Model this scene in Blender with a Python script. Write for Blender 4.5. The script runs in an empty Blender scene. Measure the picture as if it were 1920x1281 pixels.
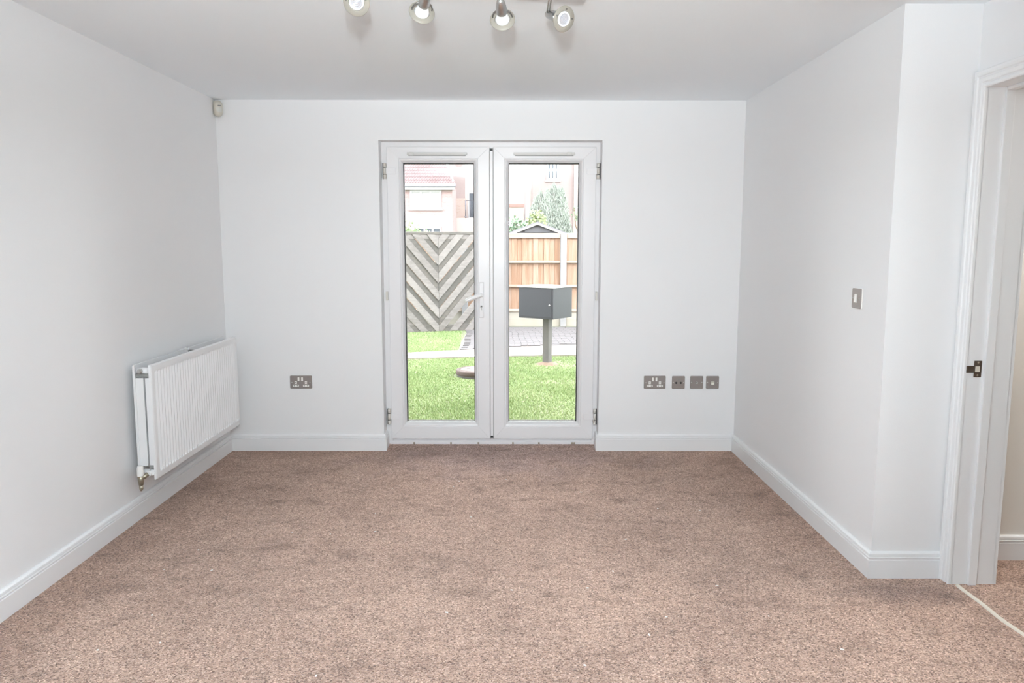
import bpy, bmesh, math, random
import numpy as np
from mathutils import Vector, Matrix

random.seed(7)
rng = np.random.default_rng(7)
SC = bpy.context.scene
COL = SC.collection
PI = math.pi

# ------------------------------------------------------------------ camera
cam_d = bpy.data.cameras.new('camera')
cam_d.sensor_fit = 'HORIZONTAL'
cam_d.sensor_width = 36.0
cam_d.lens = 36.0 * 1440.4 / 1920.0
cam_d.clip_start = 0.02
cam_d.clip_end = 300
cam = bpy.data.objects.new('camera', cam_d)
COL.objects.link(cam)
_pi, _ya, _ro = 0.1258, 0.0022, 0.0010
_fw = Vector((math.sin(_ya) * math.cos(_pi), math.cos(_ya) * math.cos(_pi), -math.sin(_pi)))
_r = Vector((math.cos(_ya), -math.sin(_ya), 0))
_u = _r.cross(_fw)
_r2 = _r * math.cos(_ro) + _u * math.sin(_ro)
_u2 = _u * math.cos(_ro) - _r * math.sin(_ro)
_m = Matrix((( _r2.x, _u2.x, -_fw.x), (_r2.y, _u2.y, -_fw.y), (_r2.z, _u2.z, -_fw.z)))
cam.matrix_world = Matrix.Translation((1.901, -5.100, 1.392)) @ _m.to_4x4()
SC.camera = cam

# ------------------------------------------------------------------ world, sun, lights, exposure
W_STRENGTH = 10.0
SUN = 1.0
FLASH = 18.5
BOUNCE = 178.0
HALL = 19.0
world = bpy.data.worlds.new('overcast_sky')
SC.world = world
world.use_nodes = True
wn = world.node_tree
bg = wn.nodes['Background']
bg.inputs['Color'].default_value = (0.975, 0.985, 1.0, 1)
bg.inputs['Strength'].default_value = W_STRENGTH

sun_d = bpy.data.lights.new('hazy_sun', 'SUN')
sun_d.energy = SUN
sun_d.angle = math.radians(45)
sun_d.color = (1.0, 0.97, 0.93)
sun = bpy.data.objects.new('hazy_sun', sun_d)
COL.objects.link(sun)
sun.rotation_euler = Vector((-0.62, 0.55, -0.72)).to_track_quat('-Z', 'Y').to_euler()

fl_d = bpy.data.lights.new('camera_flash', 'AREA')      # the photographer's flash gun above the camera
fl_d.shape = 'DISK'
fl_d.size = 0.08
fl_d.energy = FLASH
fl_d.color = (0.93, 1.0, 1.015)
fl_d.spread = math.radians(76)
fl = bpy.data.objects.new('camera_flash', fl_d)
COL.objects.link(fl)
fl.location = (1.872, -5.10, 1.68)
fl.rotation_euler = Vector((0.0, 1, 0.03)).to_track_quat('-Z', 'Y').to_euler()

bo_d = bpy.data.lights.new('ceiling_fill', 'AREA')     # added fill light, aimed up so the ceiling spreads it through the room
bo_d.shape = 'SQUARE'
bo_d.size = 0.10
bo_d.energy = BOUNCE
bo_d.color = (0.865, 1.0, 1.065)
bo = bpy.data.objects.new('ceiling_fill', bo_d)
COL.objects.link(bo)
bo.location = (1.70, -4.65, 1.93)
bo.rotation_euler = Vector((.0, .001, 1)).to_track_quat('-Z', 'Y').to_euler()

hl_d = bpy.data.lights.new('hall_lamp', 'AREA')
hl_d.shape = 'DISK'
hl_d.size = 0.3
hl_d.energy = HALL
hl_d.color = (1.0, 0.98, 0.93)
hl = bpy.data.objects.new('hall_lamp', hl_d)
COL.objects.link(hl)
hl.location = (4.55, -2.02, 2.27)

vs = SC.view_settings
vs.view_transform = 'Standard'
vs.look = 'None'
vs.exposure = 0.09
vs.gamma = 1.0
vs.use_curve_mapping = False
SC.cycles.max_bounces = 14
SC.cycles.diffuse_bounces = 8
SC.cycles.transparent_max_bounces = 16
SC.cycles.caustics_reflective = False
SC.cycles.caustics_refractive = False
SC.cycles.use_denoising = True

# ------------------------------------------------------------------ helpers
def mat(name, color, rough=0.6, metal=0.0, spec=0.5, bump=None, vary=None, coat=0.0):
    """Principled material. vary=(color2, scale[, detail]) mixes by noise; bump=(scale, strength, distance)."""
    m = bpy.data.materials.new(name)
    m.use_nodes = True
    nt = m.node_tree
    b = nt.nodes['Principled BSDF']
    b.inputs['Base Color'].default_value = (*color, 1)
    b.inputs['Roughness'].default_value = rough
    b.inputs['Metallic'].default_value = metal
    b.inputs['Specular IOR Level'].default_value = spec
    b.inputs['Coat Weight'].default_value = coat
    tc = nt.nodes.new('ShaderNodeTexCoord')
    if vary:
        n = nt.nodes.new('ShaderNodeTexNoise')
        n.inputs['Scale'].default_value = vary[1]
        n.inputs['Detail'].default_value = vary[2] if len(vary) > 2 else 4
        r = nt.nodes.new('ShaderNodeValToRGB')
        r.color_ramp.elements[0].position = 0.35
        r.color_ramp.elements[1].position = 0.65
        r.color_ramp.elements[0].color = (*color, 1)
        r.color_ramp.elements[1].color = (*vary[0], 1)
        nt.links.new(tc.outputs['Object'], n.inputs['Vector'])
        nt.links.new(n.outputs['Fac'], r.inputs['Fac'])
        nt.links.new(r.outputs['Color'], b.inputs['Base Color'])
    if bump:
        n2 = nt.nodes.new('ShaderNodeTexNoise')
        n2.inputs['Scale'].default_value = bump[0]
        n2.inputs['Detail'].default_value = 3
        bp = nt.nodes.new('ShaderNodeBump')
        bp.inputs['Strength'].default_value = bump[1]
        bp.inputs['Distance'].default_value = bump[2]
        nt.links.new(tc.outputs['Object'], n2.inputs['Vector'])
        nt.links.new(n2.outputs['Fac'], bp.inputs['Height'])
        nt.links.new(bp.outputs['Normal'], b.inputs['Normal'])
    return m

def box(bm, x0, x1, y0, y1, z0, z1, bev=0.0, seg=2):
    b2 = bmesh.new() if bev else bm
    vsx = [b2.verts.new((x, y, z)) for x in (x0, x1) for y in (y0, y1) for z in (z0, z1)]
    for f in ((0, 1, 3, 2), (4, 6, 7, 5), (0, 4, 5, 1), (2, 3, 7, 6), (0, 2, 6, 4), (1, 5, 7, 3)):
        b2.faces.new([vsx[i] for i in f])
    if bev:
        bmesh.ops.bevel(b2, geom=b2.edges[:], offset=bev, segments=seg, profile=0.5, affect='EDGES')
        merge(bm, b2)

def merge(bm, b2, M=None):
    if M is not None:
        bmesh.ops.transform(b2, matrix=M, verts=b2.verts)
    mp = {}
    for v in b2.verts:
        mp[v] = bm.verts.new(v.co)
    for f in b2.faces:
        nf = bm.faces.new([mp[v] for v in f.verts])
        nf.smooth = f.smooth
    b2.free()

def tube(bm, pts, r, n=10, cap=True):
    pts = [Vector(p) for p in pts]
    rad = r if isinstance(r, (list, tuple)) else [r] * len(pts)
    rings = []
    prev = None
    for i, p in enumerate(pts):
        t = (pts[min(i + 1, len(pts) - 1)] - pts[max(i - 1, 0)]).normalized()
        if prev is None:
            a = Vector((0, 0, 1)) if abs(t.z) < 0.9 else Vector((1, 0, 0))
            e1 = t.cross(a).normalized()
        else:
            e1 = (prev - t * prev.dot(t)).normalized()
        prev = e1
        e2 = t.cross(e1)
        rings.append([bm.verts.new(p + (e1 * math.cos(2 * PI * k / n) + e2 * math.sin(2 * PI * k / n)) * rad[i]) for k in range(n)])
    for a, b in zip(rings, rings[1:]):
        for k in range(n):
            f = bm.faces.new((a[k], a[(k + 1) % n], b[(k + 1) % n], b[k]))
            f.smooth = True
    if cap:
        bm.faces.new(rings[0][::-1])
        bm.faces.new(rings[-1])

def lathe(bm, prof, n=32, M=None, smooth=True, closed=False):
    """prof: [(r, z)] revolved about local z; M places it."""
    b2 = bmesh.new()
    rings = []
    for r, z in prof:
        if r < 1e-6:
            rings.append([b2.verts.new((0, 0, z))])
        else:
            rings.append([b2.verts.new((r * math.cos(2 * PI * k / n), r * math.sin(2 * PI * k / n), z)) for k in range(n)])
    pairs = list(zip(rings, rings[1:]))
    if closed:
        pairs.append((rings[-1], rings[0]))
    for a, b in pairs:
        for k in range(n):
            k2 = (k + 1) % n
            if len(a) == 1 and len(b) == 1:
                continue
            if len(a) == 1:
                f = b2.faces.new((a[0], b[k], b[k2]))
            elif len(b) == 1:
                f = b2.faces.new((a[k], a[k2], b[0]))
            else:
                f = b2.faces.new((a[k], a[k2], b[k2], b[k]))
            f.smooth = smooth
    merge(bm, b2, M)

def prism(bm, poly, axis, a0, a1):
    """poly 2D points extruded along axis 'x','y' or 'z' from a0 to a1."""
    def P(p, a):
        if axis == 'x': return (a, p[0], p[1])
        if axis == 'y': return (p[0], a, p[1])
        return (p[0], p[1], a)
    A = [bm.verts.new(P(p, a0)) for p in poly]
    B = [bm.verts.new(P(p, a1)) for p in poly]
    n = len(poly)
    for i in range(n):
        bm.faces.new((A[i], A[(i + 1) % n], B[(i + 1) % n], B[i]))
    bm.faces.new(A[::-1])
    bm.faces.new(B)

def wpos(o):
    p = Vector((0, 0, 0))
    while o is not None:
        p += Vector(o.location)
        o = o.parent
    return p

def obj(name, bm, m, parent=None, loc=None):
    """Link a bmesh given in world coordinates as one mesh object. Origin: parent's origin, or loc."""
    bmesh.ops.recalc_face_normals(bm, faces=bm.faces[:])
    org = Vector(loc) if loc is not None else (wpos(parent) if parent else Vector((0, 0, 0)))
    if org.length > 0:
        bmesh.ops.translate(bm, vec=-org, verts=bm.verts)
    me = bpy.data.meshes.new(name)
    bm.to_mesh(me)
    bm.free()
    me.materials.append(m)
    o = bpy.data.objects.new(name, me)
    COL.objects.link(o)
    if parent:
        o.parent = parent
        o.location = org - wpos(parent)
    else:
        o.location = org
    return o

def np_obj(name, V, F, m, parent=None, smooth=False):
    org = wpos(parent) if parent else Vector((0, 0, 0))
    V = np.asarray(V, float) - np.array(org)
    me = bpy.data.meshes.new(name)
    me.from_pydata(V.tolist(), [], F if isinstance(F, list) else F.tolist())
    me.materials.append(m)
    if smooth:
        me.polygons.foreach_set('use_smooth', [True] * len(me.polygons))
    me.update()
    o = bpy.data.objects.new(name, me)
    COL.objects.link(o)
    if parent: o.parent = parent
    return o

def inst(name, me, parent, loc, rz=0.0):
    o = bpy.data.objects.new(name, me)
    COL.objects.link(o)
    o.parent = parent
    o.location = Vector(loc) - wpos(parent)
    o.rotation_euler = (0, 0, rz)
    return o

def tag(o, label=None, cat=None, group=None, kind=None):
    if label: o['label'] = label
    if cat: o['category'] = cat
    if group: o['group'] = group
    if kind: o['kind'] = kind
    return o

def thing(name, label, cat, loc, group=None, kind=None):
    o = bpy.data.objects.new(name, None)
    o.empty_display_size = 0.1
    COL.objects.link(o)
    o.location = loc
    return tag(o, label, cat, group, kind)

def frameM(origin, zdir, up=(0, 0, 1)):
    z = Vector(zdir).normalized()
    x = Vector(up).cross(z)
    if x.length < 1e-4: x = Vector((1, 0, 0))
    x.normalize()
    y = z.cross(x)
    return Matrix.Translation(origin) @ Matrix(((x.x, y.x, z.x), (x.y, y.y, z.y), (x.z, y.z, z.z))).to_4x4()

# ------------------------------------------------------------------ materials
M_WALL = mat('wall_paint', (0.82, 0.82, 0.825), 0.75, spec=0.3, bump=(220, 0.10, 0.002))
M_CEIL = mat('ceiling_paint', (0.89, 0.93, 0.96), 0.85, spec=0.2, bump=(240, 0.08, 0.002))
M_TRIM = mat('gloss_trim_paint', (0.82, 0.82, 0.825), 0.35, spec=0.45)
M_UPVC = mat('white_upvc', (0.79, 0.78, 0.79), 0.32, spec=0.45)
M_VENT = mat('vent_grey_plastic', (0.62, 0.61, 0.59), 0.4)
M_GASKET = mat('black_gasket', (0.015, 0.014, 0.016), 0.6)
M_PLUG = mat('black_plastic', (0.012, 0.012, 0.012), 0.5)
M_RAD = mat('radiator_enamel', (0.82, 0.82, 0.825), 0.3, spec=0.5)
M_STEEL = mat('brushed_nickel_plate', (0.30, 0.265, 0.25), 0.42, metal=0.55, bump=(400, 0.06, 0.0005))
M_WHITEP = mat('white_plastic', (0.85, 0.83, 0.80), 0.35)
M_CREAMP = mat('cream_plastic', (0.62, 0.58, 0.50), 0.4)
M_DARKHOLE = mat('socket_hole', (0.03, 0.028, 0.026), 0.7)
M_CHROME = mat('satin_nickel', (0.56, 0.56, 0.55), 0.36, metal=1.0)
M_BRASS = mat('dull_brass', (0.36, 0.315, 0.24), 0.42, metal=0.8)
M_BRONZE = mat('dark_bronze', (0.12, 0.09, 0.07), 0.45, metal=0.6)
M_HINGE = mat('pale_hinge_plastic', (0.66, 0.63, 0.58), 0.4)
M_DUCT = mat('grey_slot', (0.25, 0.25, 0.24), 0.7)
M_BOX = mat('dark_grey_powder_coat', (0.028, 0.032, 0.040), 0.35, spec=0.3)
M_BOXTOP = mat('sky_toned_lid', (0.409, 0.422, 0.436), 0.4)  # sky reflection on the lid put into its base colour
M_POST = mat('grey_post', (0.070, 0.073, 0.075), 0.5, vary=((0.092, 0.092, 0.090), 8))
M_CONC = mat('pale_concrete', (0.205, 0.213, 0.220), 0.9, vary=((0.238, 0.244, 0.249), 6), bump=(0.541, 0.130, 0.004))
M_PATH = mat('path_concrete', (0.211, 0.196, 0.182), 0.9, vary=((0.247, 0.232, 0.218), 4), bump=(0.950, 0.109, 0.004))
M_PLINTH = mat('gravel_board_concrete', (0.267, 0.259, 0.223), 0.9, vary=((0.303, 0.294, 0.259), 3))
M_MANH = mat('cover_concrete', (0.055, 0.041, 0.035), 0.9, vary=((0.070, 0.055, 0.050), 9))
M_MANHTOP = mat('cover_top_concrete', (0.125, 0.107, 0.098), 0.9, vary=((0.095, 0.077, 0.071), 12))
M_BARK = mat('bark', (0.106, 0.079, 0.059), 0.9, vary=((0.145, 0.112, 0.086), 12))
M_SHED = mat('shed_boards', (0.053, 0.055, 0.063), 0.7, vary=((0.069, 0.071, 0.079), 4))
M_WHITEPAINT = mat('white_bargeboard', (0.309, 0.312, 0.319), 0.5)
M_RENDER = mat('pale_render', (0.346, 0.305, 0.290), 0.9, vary=((0.371, 0.324, 0.313), 0.6))
M_GUTTER = mat('grey_gutter', (0.145, 0.145, 0.172), 0.5)
M_FARGLASS = mat('far_window_glass', (0.055, 0.065, 0.078), 0.4, spec=0.2)
M_BLIND = mat('white_blind', (0.271, 0.277, 0.277), 0.8)
M_RAIL = mat('dark_railing', (0.10, 0.10, 0.12), 0.5)
M_SOIL = mat('bare_earth', (0.135, 0.095, 0.067), 0.95, vary=((0.166, 0.127, 0.095), 14))
M_TRANS = mat('cream_strip', (0.68, 0.63, 0.55), 0.6)
M_LINT = mat('white_lint', (0.85, 0.83, 0.80), 0.9)

def glass_mat():
    m = bpy.data.materials.new('window_glass')
    m.use_nodes = True
    nt = m.node_tree
    nt.nodes.clear()
    out = nt.nodes.new('ShaderNodeOutputMaterial')
    mix = nt.nodes.new('ShaderNodeMixShader')
    tr = nt.nodes.new('ShaderNodeBsdfTransparent')
    gl = nt.nodes.new('ShaderNodeBsdfGlossy')
    gl.inputs['Roughness'].default_value = 0.0
    tr.inputs['Color'].default_value = (0.985, 0.985, 0.99, 1)
    fr = nt.nodes.new('ShaderNodeFresnel')
    fr.inputs['IOR'].default_value = 1.5
    nt.links.new(fr.outputs[0], mix.inputs[0])
    nt.links.new(tr.outputs[0], mix.inputs[1])
    nt.links.new(gl.outputs[0], mix.inputs[2])
    nt.links.new(mix.outputs[0], out.inputs[0])
    return m
M_GLASS = glass_mat()

def frosted_mat():
    m = mat('frosted_glass_ring', (0.42, 0.385, 0.33), 0.35)
    b = m.node_tree.nodes['Principled BSDF']
    b.inputs['Transmission Weight'].default_value = 0.35
    b.inputs['IOR'].default_value = 1.3
    return m
M_FROST = frosted_mat()

def lamp_mat(name, strength):
    m = mat(name, (0.9, 0.9, 0.9), 0.25)
    b = m.node_tree.nodes['Principled BSDF']
    b.inputs['Emission Color'].default_value = (1.0, 0.99, 1.0, 1)
    b.inputs['Emission Strength'].default_value = strength
    return m
M_LENS = mat('faceted_lens', (0.62, 0.62, 0.66), 0.12, metal=0.55)
M_BULB = lamp_mat('spotlight_bulb_glass', 0.10)

def carpet_mat():
    m = bpy.data.materials.new('brown_twist_carpet')
    m.use_nodes = True
    nt = m.node_tree
    b = nt.nodes['Principled BSDF']
    b.inputs['Roughness'].default_value = 0.95
    b.inputs['Specular IOR Level'].default_value = 0.1
    b.inputs['Sheen Weight'].default_value = 0.20
    b.inputs['Sheen Roughness'].default_value = 0.5
    tc = nt.nodes.new('ShaderNodeTexCoord')
    v = nt.nodes.new('ShaderNodeTexVoronoi')
    v.inputs['Scale'].default_value = 215
    r = nt.nodes.new('ShaderNodeValToRGB')
    cr = r.color_ramp
    cr.interpolation = 'LINEAR'
    cr.elements[0].position = 0.0; cr.elements[0].color = (0.14, 0.070, 0.047, 1)
    cr.elements[1].position = 1.0; cr.elements[1].color = (0.82, 0.60, 0.48, 1)
    e = cr.elements.new(0.18); e.color = (0.285, 0.168, 0.120, 1)
    e = cr.elements.new(0.50); e.color = (0.485, 0.312, 0.232, 1)
    e = cr.elements.new(0.85); e.color = (0.585, 0.390, 0.298, 1)
    nt.links.new(tc.outputs['Object'], v.inputs['Vector'])
    sp = nt.nodes.new('ShaderNodeSeparateColor')
    nt.links.new(v.outputs['Color'], sp.inputs[0])
    nt.links.new(sp.outputs[0], r.inputs['Fac'])
    cur = r.outputs['Color']
    def mul(col_out):
        nonlocal cur
        mx = nt.nodes.new('ShaderNodeMix')
        mx.data_type = 'RGBA'
        mx.blend_type = 'MULTIPLY'
        mx.inputs['Factor'].default_value = 1.0
        nt.links.new(cur, mx.inputs['A'])
        nt.links.new(col_out, mx.inputs['B'])
        cur = mx.outputs['Result']
    def patches(scale, detail, dist, p0, c0, p1, c1, stretch=None):
        n = nt.nodes.new('ShaderNodeTexNoise')
        n.inputs['Scale'].default_value = scale
        n.inputs['Detail'].default_value = detail
        n.inputs['Roughness'].default_value = 0.6
        n.inputs['Distortion'].default_value = dist
        src = tc.outputs['Object']
        if stretch:
            mp = nt.nodes.new('ShaderNodeMapping')
            mp.inputs['Scale'].default_value = stretch
            nt.links.new(src, mp.inputs['Vector']); src = mp.outputs[0]
        nt.links.new(src, n.inputs['Vector'])
        rr = nt.nodes.new('ShaderNodeValToRGB')
        rr.color_ramp.elements[0].position = p0; rr.color_ramp.elements[0].color = (*c0, 1)
        rr.color_ramp.elements[1].position = p1; rr.color_ramp.elements[1].color = (*c1, 1)
        nt.links.new(n.outputs['Fac'], rr.inputs['Fac'])
        mul(rr.outputs['Color'])
    patches(1.7, 6, 0.5, 0.36, (0.82, 0.79, 0.78), 0.64, (1.07, 1.07, 1.07))       # pile brushed this way and that
    patches(7.0, 6, 0.5, 0.30, (0.68, 0.64, 0.62), 0.47, (1.0, 1.0, 1.0), (0.8, 1.3, 1))   # trodden smudges
    patches(26.0, 3, 0.2, 0.30, (0.86, 0.85, 0.85), 0.60, (1.03, 1.03, 1.03))
    def dirt_light_tint(cx, cy, sx, sy, col):       # ragged oval tint: trodden-in grime, also painted light and shade
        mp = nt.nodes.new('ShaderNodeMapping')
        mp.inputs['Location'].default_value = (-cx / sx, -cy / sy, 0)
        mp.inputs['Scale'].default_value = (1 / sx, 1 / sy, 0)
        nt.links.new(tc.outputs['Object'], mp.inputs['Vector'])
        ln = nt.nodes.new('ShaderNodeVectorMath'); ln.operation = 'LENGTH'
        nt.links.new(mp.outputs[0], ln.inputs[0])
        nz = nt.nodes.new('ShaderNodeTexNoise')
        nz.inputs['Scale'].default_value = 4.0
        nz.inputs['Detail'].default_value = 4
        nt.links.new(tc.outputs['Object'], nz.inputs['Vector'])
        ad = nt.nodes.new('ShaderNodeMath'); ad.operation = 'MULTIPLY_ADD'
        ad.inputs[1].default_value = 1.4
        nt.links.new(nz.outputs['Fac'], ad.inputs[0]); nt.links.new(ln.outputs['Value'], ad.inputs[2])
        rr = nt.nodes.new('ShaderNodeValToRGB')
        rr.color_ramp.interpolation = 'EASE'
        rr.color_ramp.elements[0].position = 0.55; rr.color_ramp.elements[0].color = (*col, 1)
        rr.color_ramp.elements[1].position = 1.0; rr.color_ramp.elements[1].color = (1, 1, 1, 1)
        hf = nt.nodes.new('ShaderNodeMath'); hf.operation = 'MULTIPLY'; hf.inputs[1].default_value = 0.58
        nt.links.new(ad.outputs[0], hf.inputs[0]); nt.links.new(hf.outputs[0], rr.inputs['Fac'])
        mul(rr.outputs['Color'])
    dirt_light_tint(1.85, -0.12, 1.25, 0.62, (0.93, 0.955, 1.06))  # bluish sky sheen painted over the trodden pile by the doors
    dirt_light_tint(3.48, -2.15, 0.42, 0.13, (0.60, 0.58, 0.60))
    # darker tints along the walls
    dirt_light_tint(4.6, -2.6, 0.8, 1.2, (0.72, 0.66, 0.62))  # shade of the hall painted into the carpet colour
    dirt_light_tint(0.0, -1.9, 0.40, 2.6, (0.80, 0.75, 0.72))
    dirt_light_tint(0.5, 0.0, 0.85, 0.34, (0.82, 0.77, 0.74))
    dirt_light_tint(3.35, -0.9, 0.40, 1.5, (0.84, 0.79, 0.76))
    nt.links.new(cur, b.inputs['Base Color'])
    n2 = nt.nodes.new('ShaderNodeTexNoise')
    n2.inputs['Scale'].default_value = 290
    n2.inputs['Detail'].default_value = 2
    nt.links.new(tc.outputs['Object'], n2.inputs['Vector'])
    add = nt.nodes.new('ShaderNodeMath')
    add.operation = 'SUBTRACT'
    nt.links.new(n2.outputs['Fac'], add.inputs[0])
    nt.links.new(v.outputs['Distance'], add.inputs[1])
    bp = nt.nodes.new('ShaderNodeBump')
    bp.inputs['Strength'].default_value = 0.75
    bp.inputs['Distance'].default_value = 0.006
    nt.links.new(add.outputs[0], bp.inputs['Height'])
    nt.links.new(bp.outputs['Normal'], b.inputs['Normal'])
    return m
M_CARPET = carpet_mat()

def brick_mat(name, c1, c2, mortar):
    m = mat(name, c1, 0.9)
    nt = m.node_tree
    b = nt.nodes['Principled BSDF']
    tc = nt.nodes.new('ShaderNodeTexCoord')
    sx = nt.nodes.new('ShaderNodeSeparateXYZ')
    cb = nt.nodes.new('ShaderNodeCombineXYZ')
    ad = nt.nodes.new('ShaderNodeMath'); ad.operation = 'ADD'
    br = nt.nodes.new('ShaderNodeTexBrick')
    br.inputs['Scale'].default_value = 1.0
    br.inputs['Brick Width'].default_value = 0.225
    br.inputs['Row Height'].default_value = 0.075
    br.inputs['Mortar Size'].default_value = 0.010
    br.inputs['Color1'].default_value = (*c1, 1)
    br.inputs['Color2'].default_value = (*c2, 1)
    br.inputs['Mortar'].default_value = (*mortar, 1)
    nt.links.new(tc.outputs['Object'], sx.inputs[0])
    nt.links.new(sx.outputs['X'], ad.inputs[0]); nt.links.new(sx.outputs['Y'], ad.inputs[1])
    nt.links.new(ad.outputs[0], cb.inputs['X']); nt.links.new(sx.outputs['Z'], cb.inputs['Y'])
    nt.links.new(cb.outputs[0], br.inputs['Vector'])
    nt.links.new(br.outputs['Color'], b.inputs['Base Color'])
    return m
M_BRICK = brick_mat('pink_house_brick', (0.236, 0.156, 0.151), (0.267, 0.189, 0.184), (0.267, 0.224, 0.228))
M_BRICK2 = brick_mat('pale_orange_brick', (0.194, 0.152, 0.146), (0.206, 0.160, 0.151), (0.206, 0.177, 0.178))
M_BRICK3 = brick_mat('orange_garden_brick', (0.264, 0.190, 0.161), (0.289, 0.225, 0.197), (0.289, 0.269, 0.251))
M_OWNBRICK = brick_mat('own_brick', (0.40, 0.24, 0.18), (0.46, 0.28, 0.21), (0.5, 0.47, 0.44))
M_TILE = mat('clay_pantile', (0.106, 0.071, 0.070), 0.85, vary=((0.127, 0.097, 0.099), 1.2, 6))
M_RED = mat('red_coping', (0.182, 0.109, 0.096), 0.85)

def island_mat(name, cols, rough=0.8, noise=None, trans=0.0):
    m = mat(name, cols[0], rough, spec=0.25)
    nt = m.node_tree
    b = nt.nodes['Principled BSDF']
    g = nt.nodes.new('ShaderNodeNewGeometry')
    r = nt.nodes.new('ShaderNodeValToRGB')
    cr = r.color_ramp
    for i, c in enumerate(cols):
        p = i / (len(cols) - 1)
        if i == 0: cr.elements[0].color = (*c, 1); cr.elements[0].position = 0
        elif i == len(cols) - 1: cr.elements[-1].color = (*c, 1); cr.elements[-1].position = 1
        else:
            e = cr.elements.new(p); e.color = (*c, 1)
    fac = g.outputs['Random Per Island']
    if noise:
        tc = nt.nodes.new('ShaderNodeTexCoord')
        n = nt.nodes.new('ShaderNodeTexNoise')
        n.inputs['Scale'].default_value = noise
        n.inputs['Detail'].default_value = 4
        nt.links.new(tc.outputs['Object'], n.inputs['Vector'])
        mx = nt.nodes.new('ShaderNodeMix'); mx.data_type = 'FLOAT'
        mx.inputs['Factor'].default_value = 0.6
        nt.links.new(fac, mx.inputs['A']); nt.links.new(n.outputs['Fac'], mx.inputs['B'])
        fac = mx.outputs['Result']
    nt.links.new(fac, r.inputs['Fac'])
    nt.links.new(r.outputs['Color'], b.inputs['Base Color'])
    return m
M_GRASS = island_mat('lawn_blades', [(0.087, 0.145, 0.049), (0.182, 0.274, 0.112), (0.260, 0.342, 0.160), (0.389, 0.394, 0.308)], noise=1.6)
M_TURF = mat('turf_soil', (0.099, 0.130, 0.060), 0.95, vary=((0.149, 0.170, 0.099), 2.5, 8))
M_CONIFER = island_mat('veil_paled_conifer', [(0.164, 0.209, 0.179), (0.254, 0.287, 0.255), (0.328, 0.359, 0.319)], noise=2.0)  # glare veil painted in: foliage paler than its own dark green
M_LEAFG = island_mat('garden_leaf_green', [(0.089, 0.168, 0.089), (0.178, 0.257, 0.178), (0.273, 0.327, 0.247)], noise=3.0)
M_LEAFY = island_mat('yellow_green_leaf', [(0.178, 0.228, 0.099), (0.273, 0.307, 0.188)], noise=3.0)
M_LEAFL = island_mat('light_green_leaf', [(0.163, 0.251, 0.119), (0.273, 0.359, 0.218)], noise=3.0)
M_PAVER = island_mat('grey_paver', [(0.079, 0.079, 0.083), (0.111, 0.109, 0.111)], noise=25)

def wood_mat(name, c1, c2, c3, axis):
    """Weathered timber: streaks along the given axis, tone varying object to object."""
    m = mat(name, c1, 0.85)
    nt = m.node_tree
    b = nt.nodes['Principled BSDF']
    tc = nt.nodes.new('ShaderNodeTexCoord')
    oi = nt.nodes.new('ShaderNodeObjectInfo')
    mp = nt.nodes.new('ShaderNodeMapping')
    mp.inputs['Scale'].default_value = {'z': (30, 30, 2.2), 'x': (2.2, 30, 30)}[axis]
    av = nt.nodes.new('ShaderNodeVectorMath'); av.operation = 'ADD'
    sc = nt.nodes.new('ShaderNodeVectorMath'); sc.operation = 'SCALE'
    sc.inputs[0].default_value = (7, 7, 7)
    nt.links.new(oi.outputs['Random'], sc.inputs['Scale'])
    nt.links.new(tc.outputs['Object'], av.inputs[0]); nt.links.new(sc.outputs[0], av.inputs[1])
    nt.links.new(av.outputs[0], mp.inputs['Vector'])
    n = nt.nodes.new('ShaderNodeTexNoise')
    n.inputs['Scale'].default_value = 1.0
    n.inputs['Detail'].default_value = 5
    nt.links.new(mp.outputs[0], n.inputs['Vector'])
    r = nt.nodes.new('ShaderNodeValToRGB')
    r.color_ramp.elements[0].position = 0.3; r.color_ramp.elements[0].color = (*c1, 1)
    r.color_ramp.elements[1].position = 0.72; r.color_ramp.elements[1].color = (*c3, 1)
    e = r.color_ramp.elements.new(0.5); e.color = (*c2, 1)
    ad = nt.nodes.new('ShaderNodeMath'); ad.operation = 'MULTIPLY_ADD'
    ad.inputs[1].default_value = 0.30; ad.inputs[2].default_value = -0.15
    nt.links.new(oi.outputs['Random'], ad.inputs[0])
    a2 = nt.nodes.new('ShaderNodeMath'); a2.operation = 'ADD'
    nt.links.new(ad.outputs[0], a2.inputs[0]); nt.links.new(n.outputs['Fac'], a2.inputs[1])
    nt.links.new(a2.outputs[0], r.inputs['Fac'])
    nt.links.new(r.outputs['Color'], b.inputs['Base Color'])
    return m
M_FENCE = wood_mat('orange_fence_timber', (0.223, 0.136, 0.086), (0.283, 0.194, 0.136), (0.314, 0.237, 0.186), 'z')
M_FRAIL = wood_mat('fence_rail_timber', (0.276, 0.218, 0.176), (0.319, 0.262, 0.214), (0.341, 0.293, 0.245), 'x')
M_VSLAT = wood_mat('silvered_slat_timber', (0.128, 0.124, 0.117), (0.162, 0.158, 0.152), (0.194, 0.189, 0.180), 'x')
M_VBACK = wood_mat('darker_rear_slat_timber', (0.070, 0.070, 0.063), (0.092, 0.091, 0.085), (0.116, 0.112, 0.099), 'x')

# ------------------------------------------------------------------ the room
W, H = 3.42, 2.313
Y1 = -2.007           # outer corner of the right wall
XD = 3.723            # plane of the wall with the doorway
XH = 3.895            # its hall face
YR = -9.0             # rear wall
OX0, OX1, OZ = 1.045, 2.498, 2.062   # french door opening
YF = 0.105            # face of the door frame

def struct(name, bm, m, parent=None):
    o = obj(name, bm, m, parent)
    if parent is None: o['kind'] = 'structure'
    return o

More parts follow.
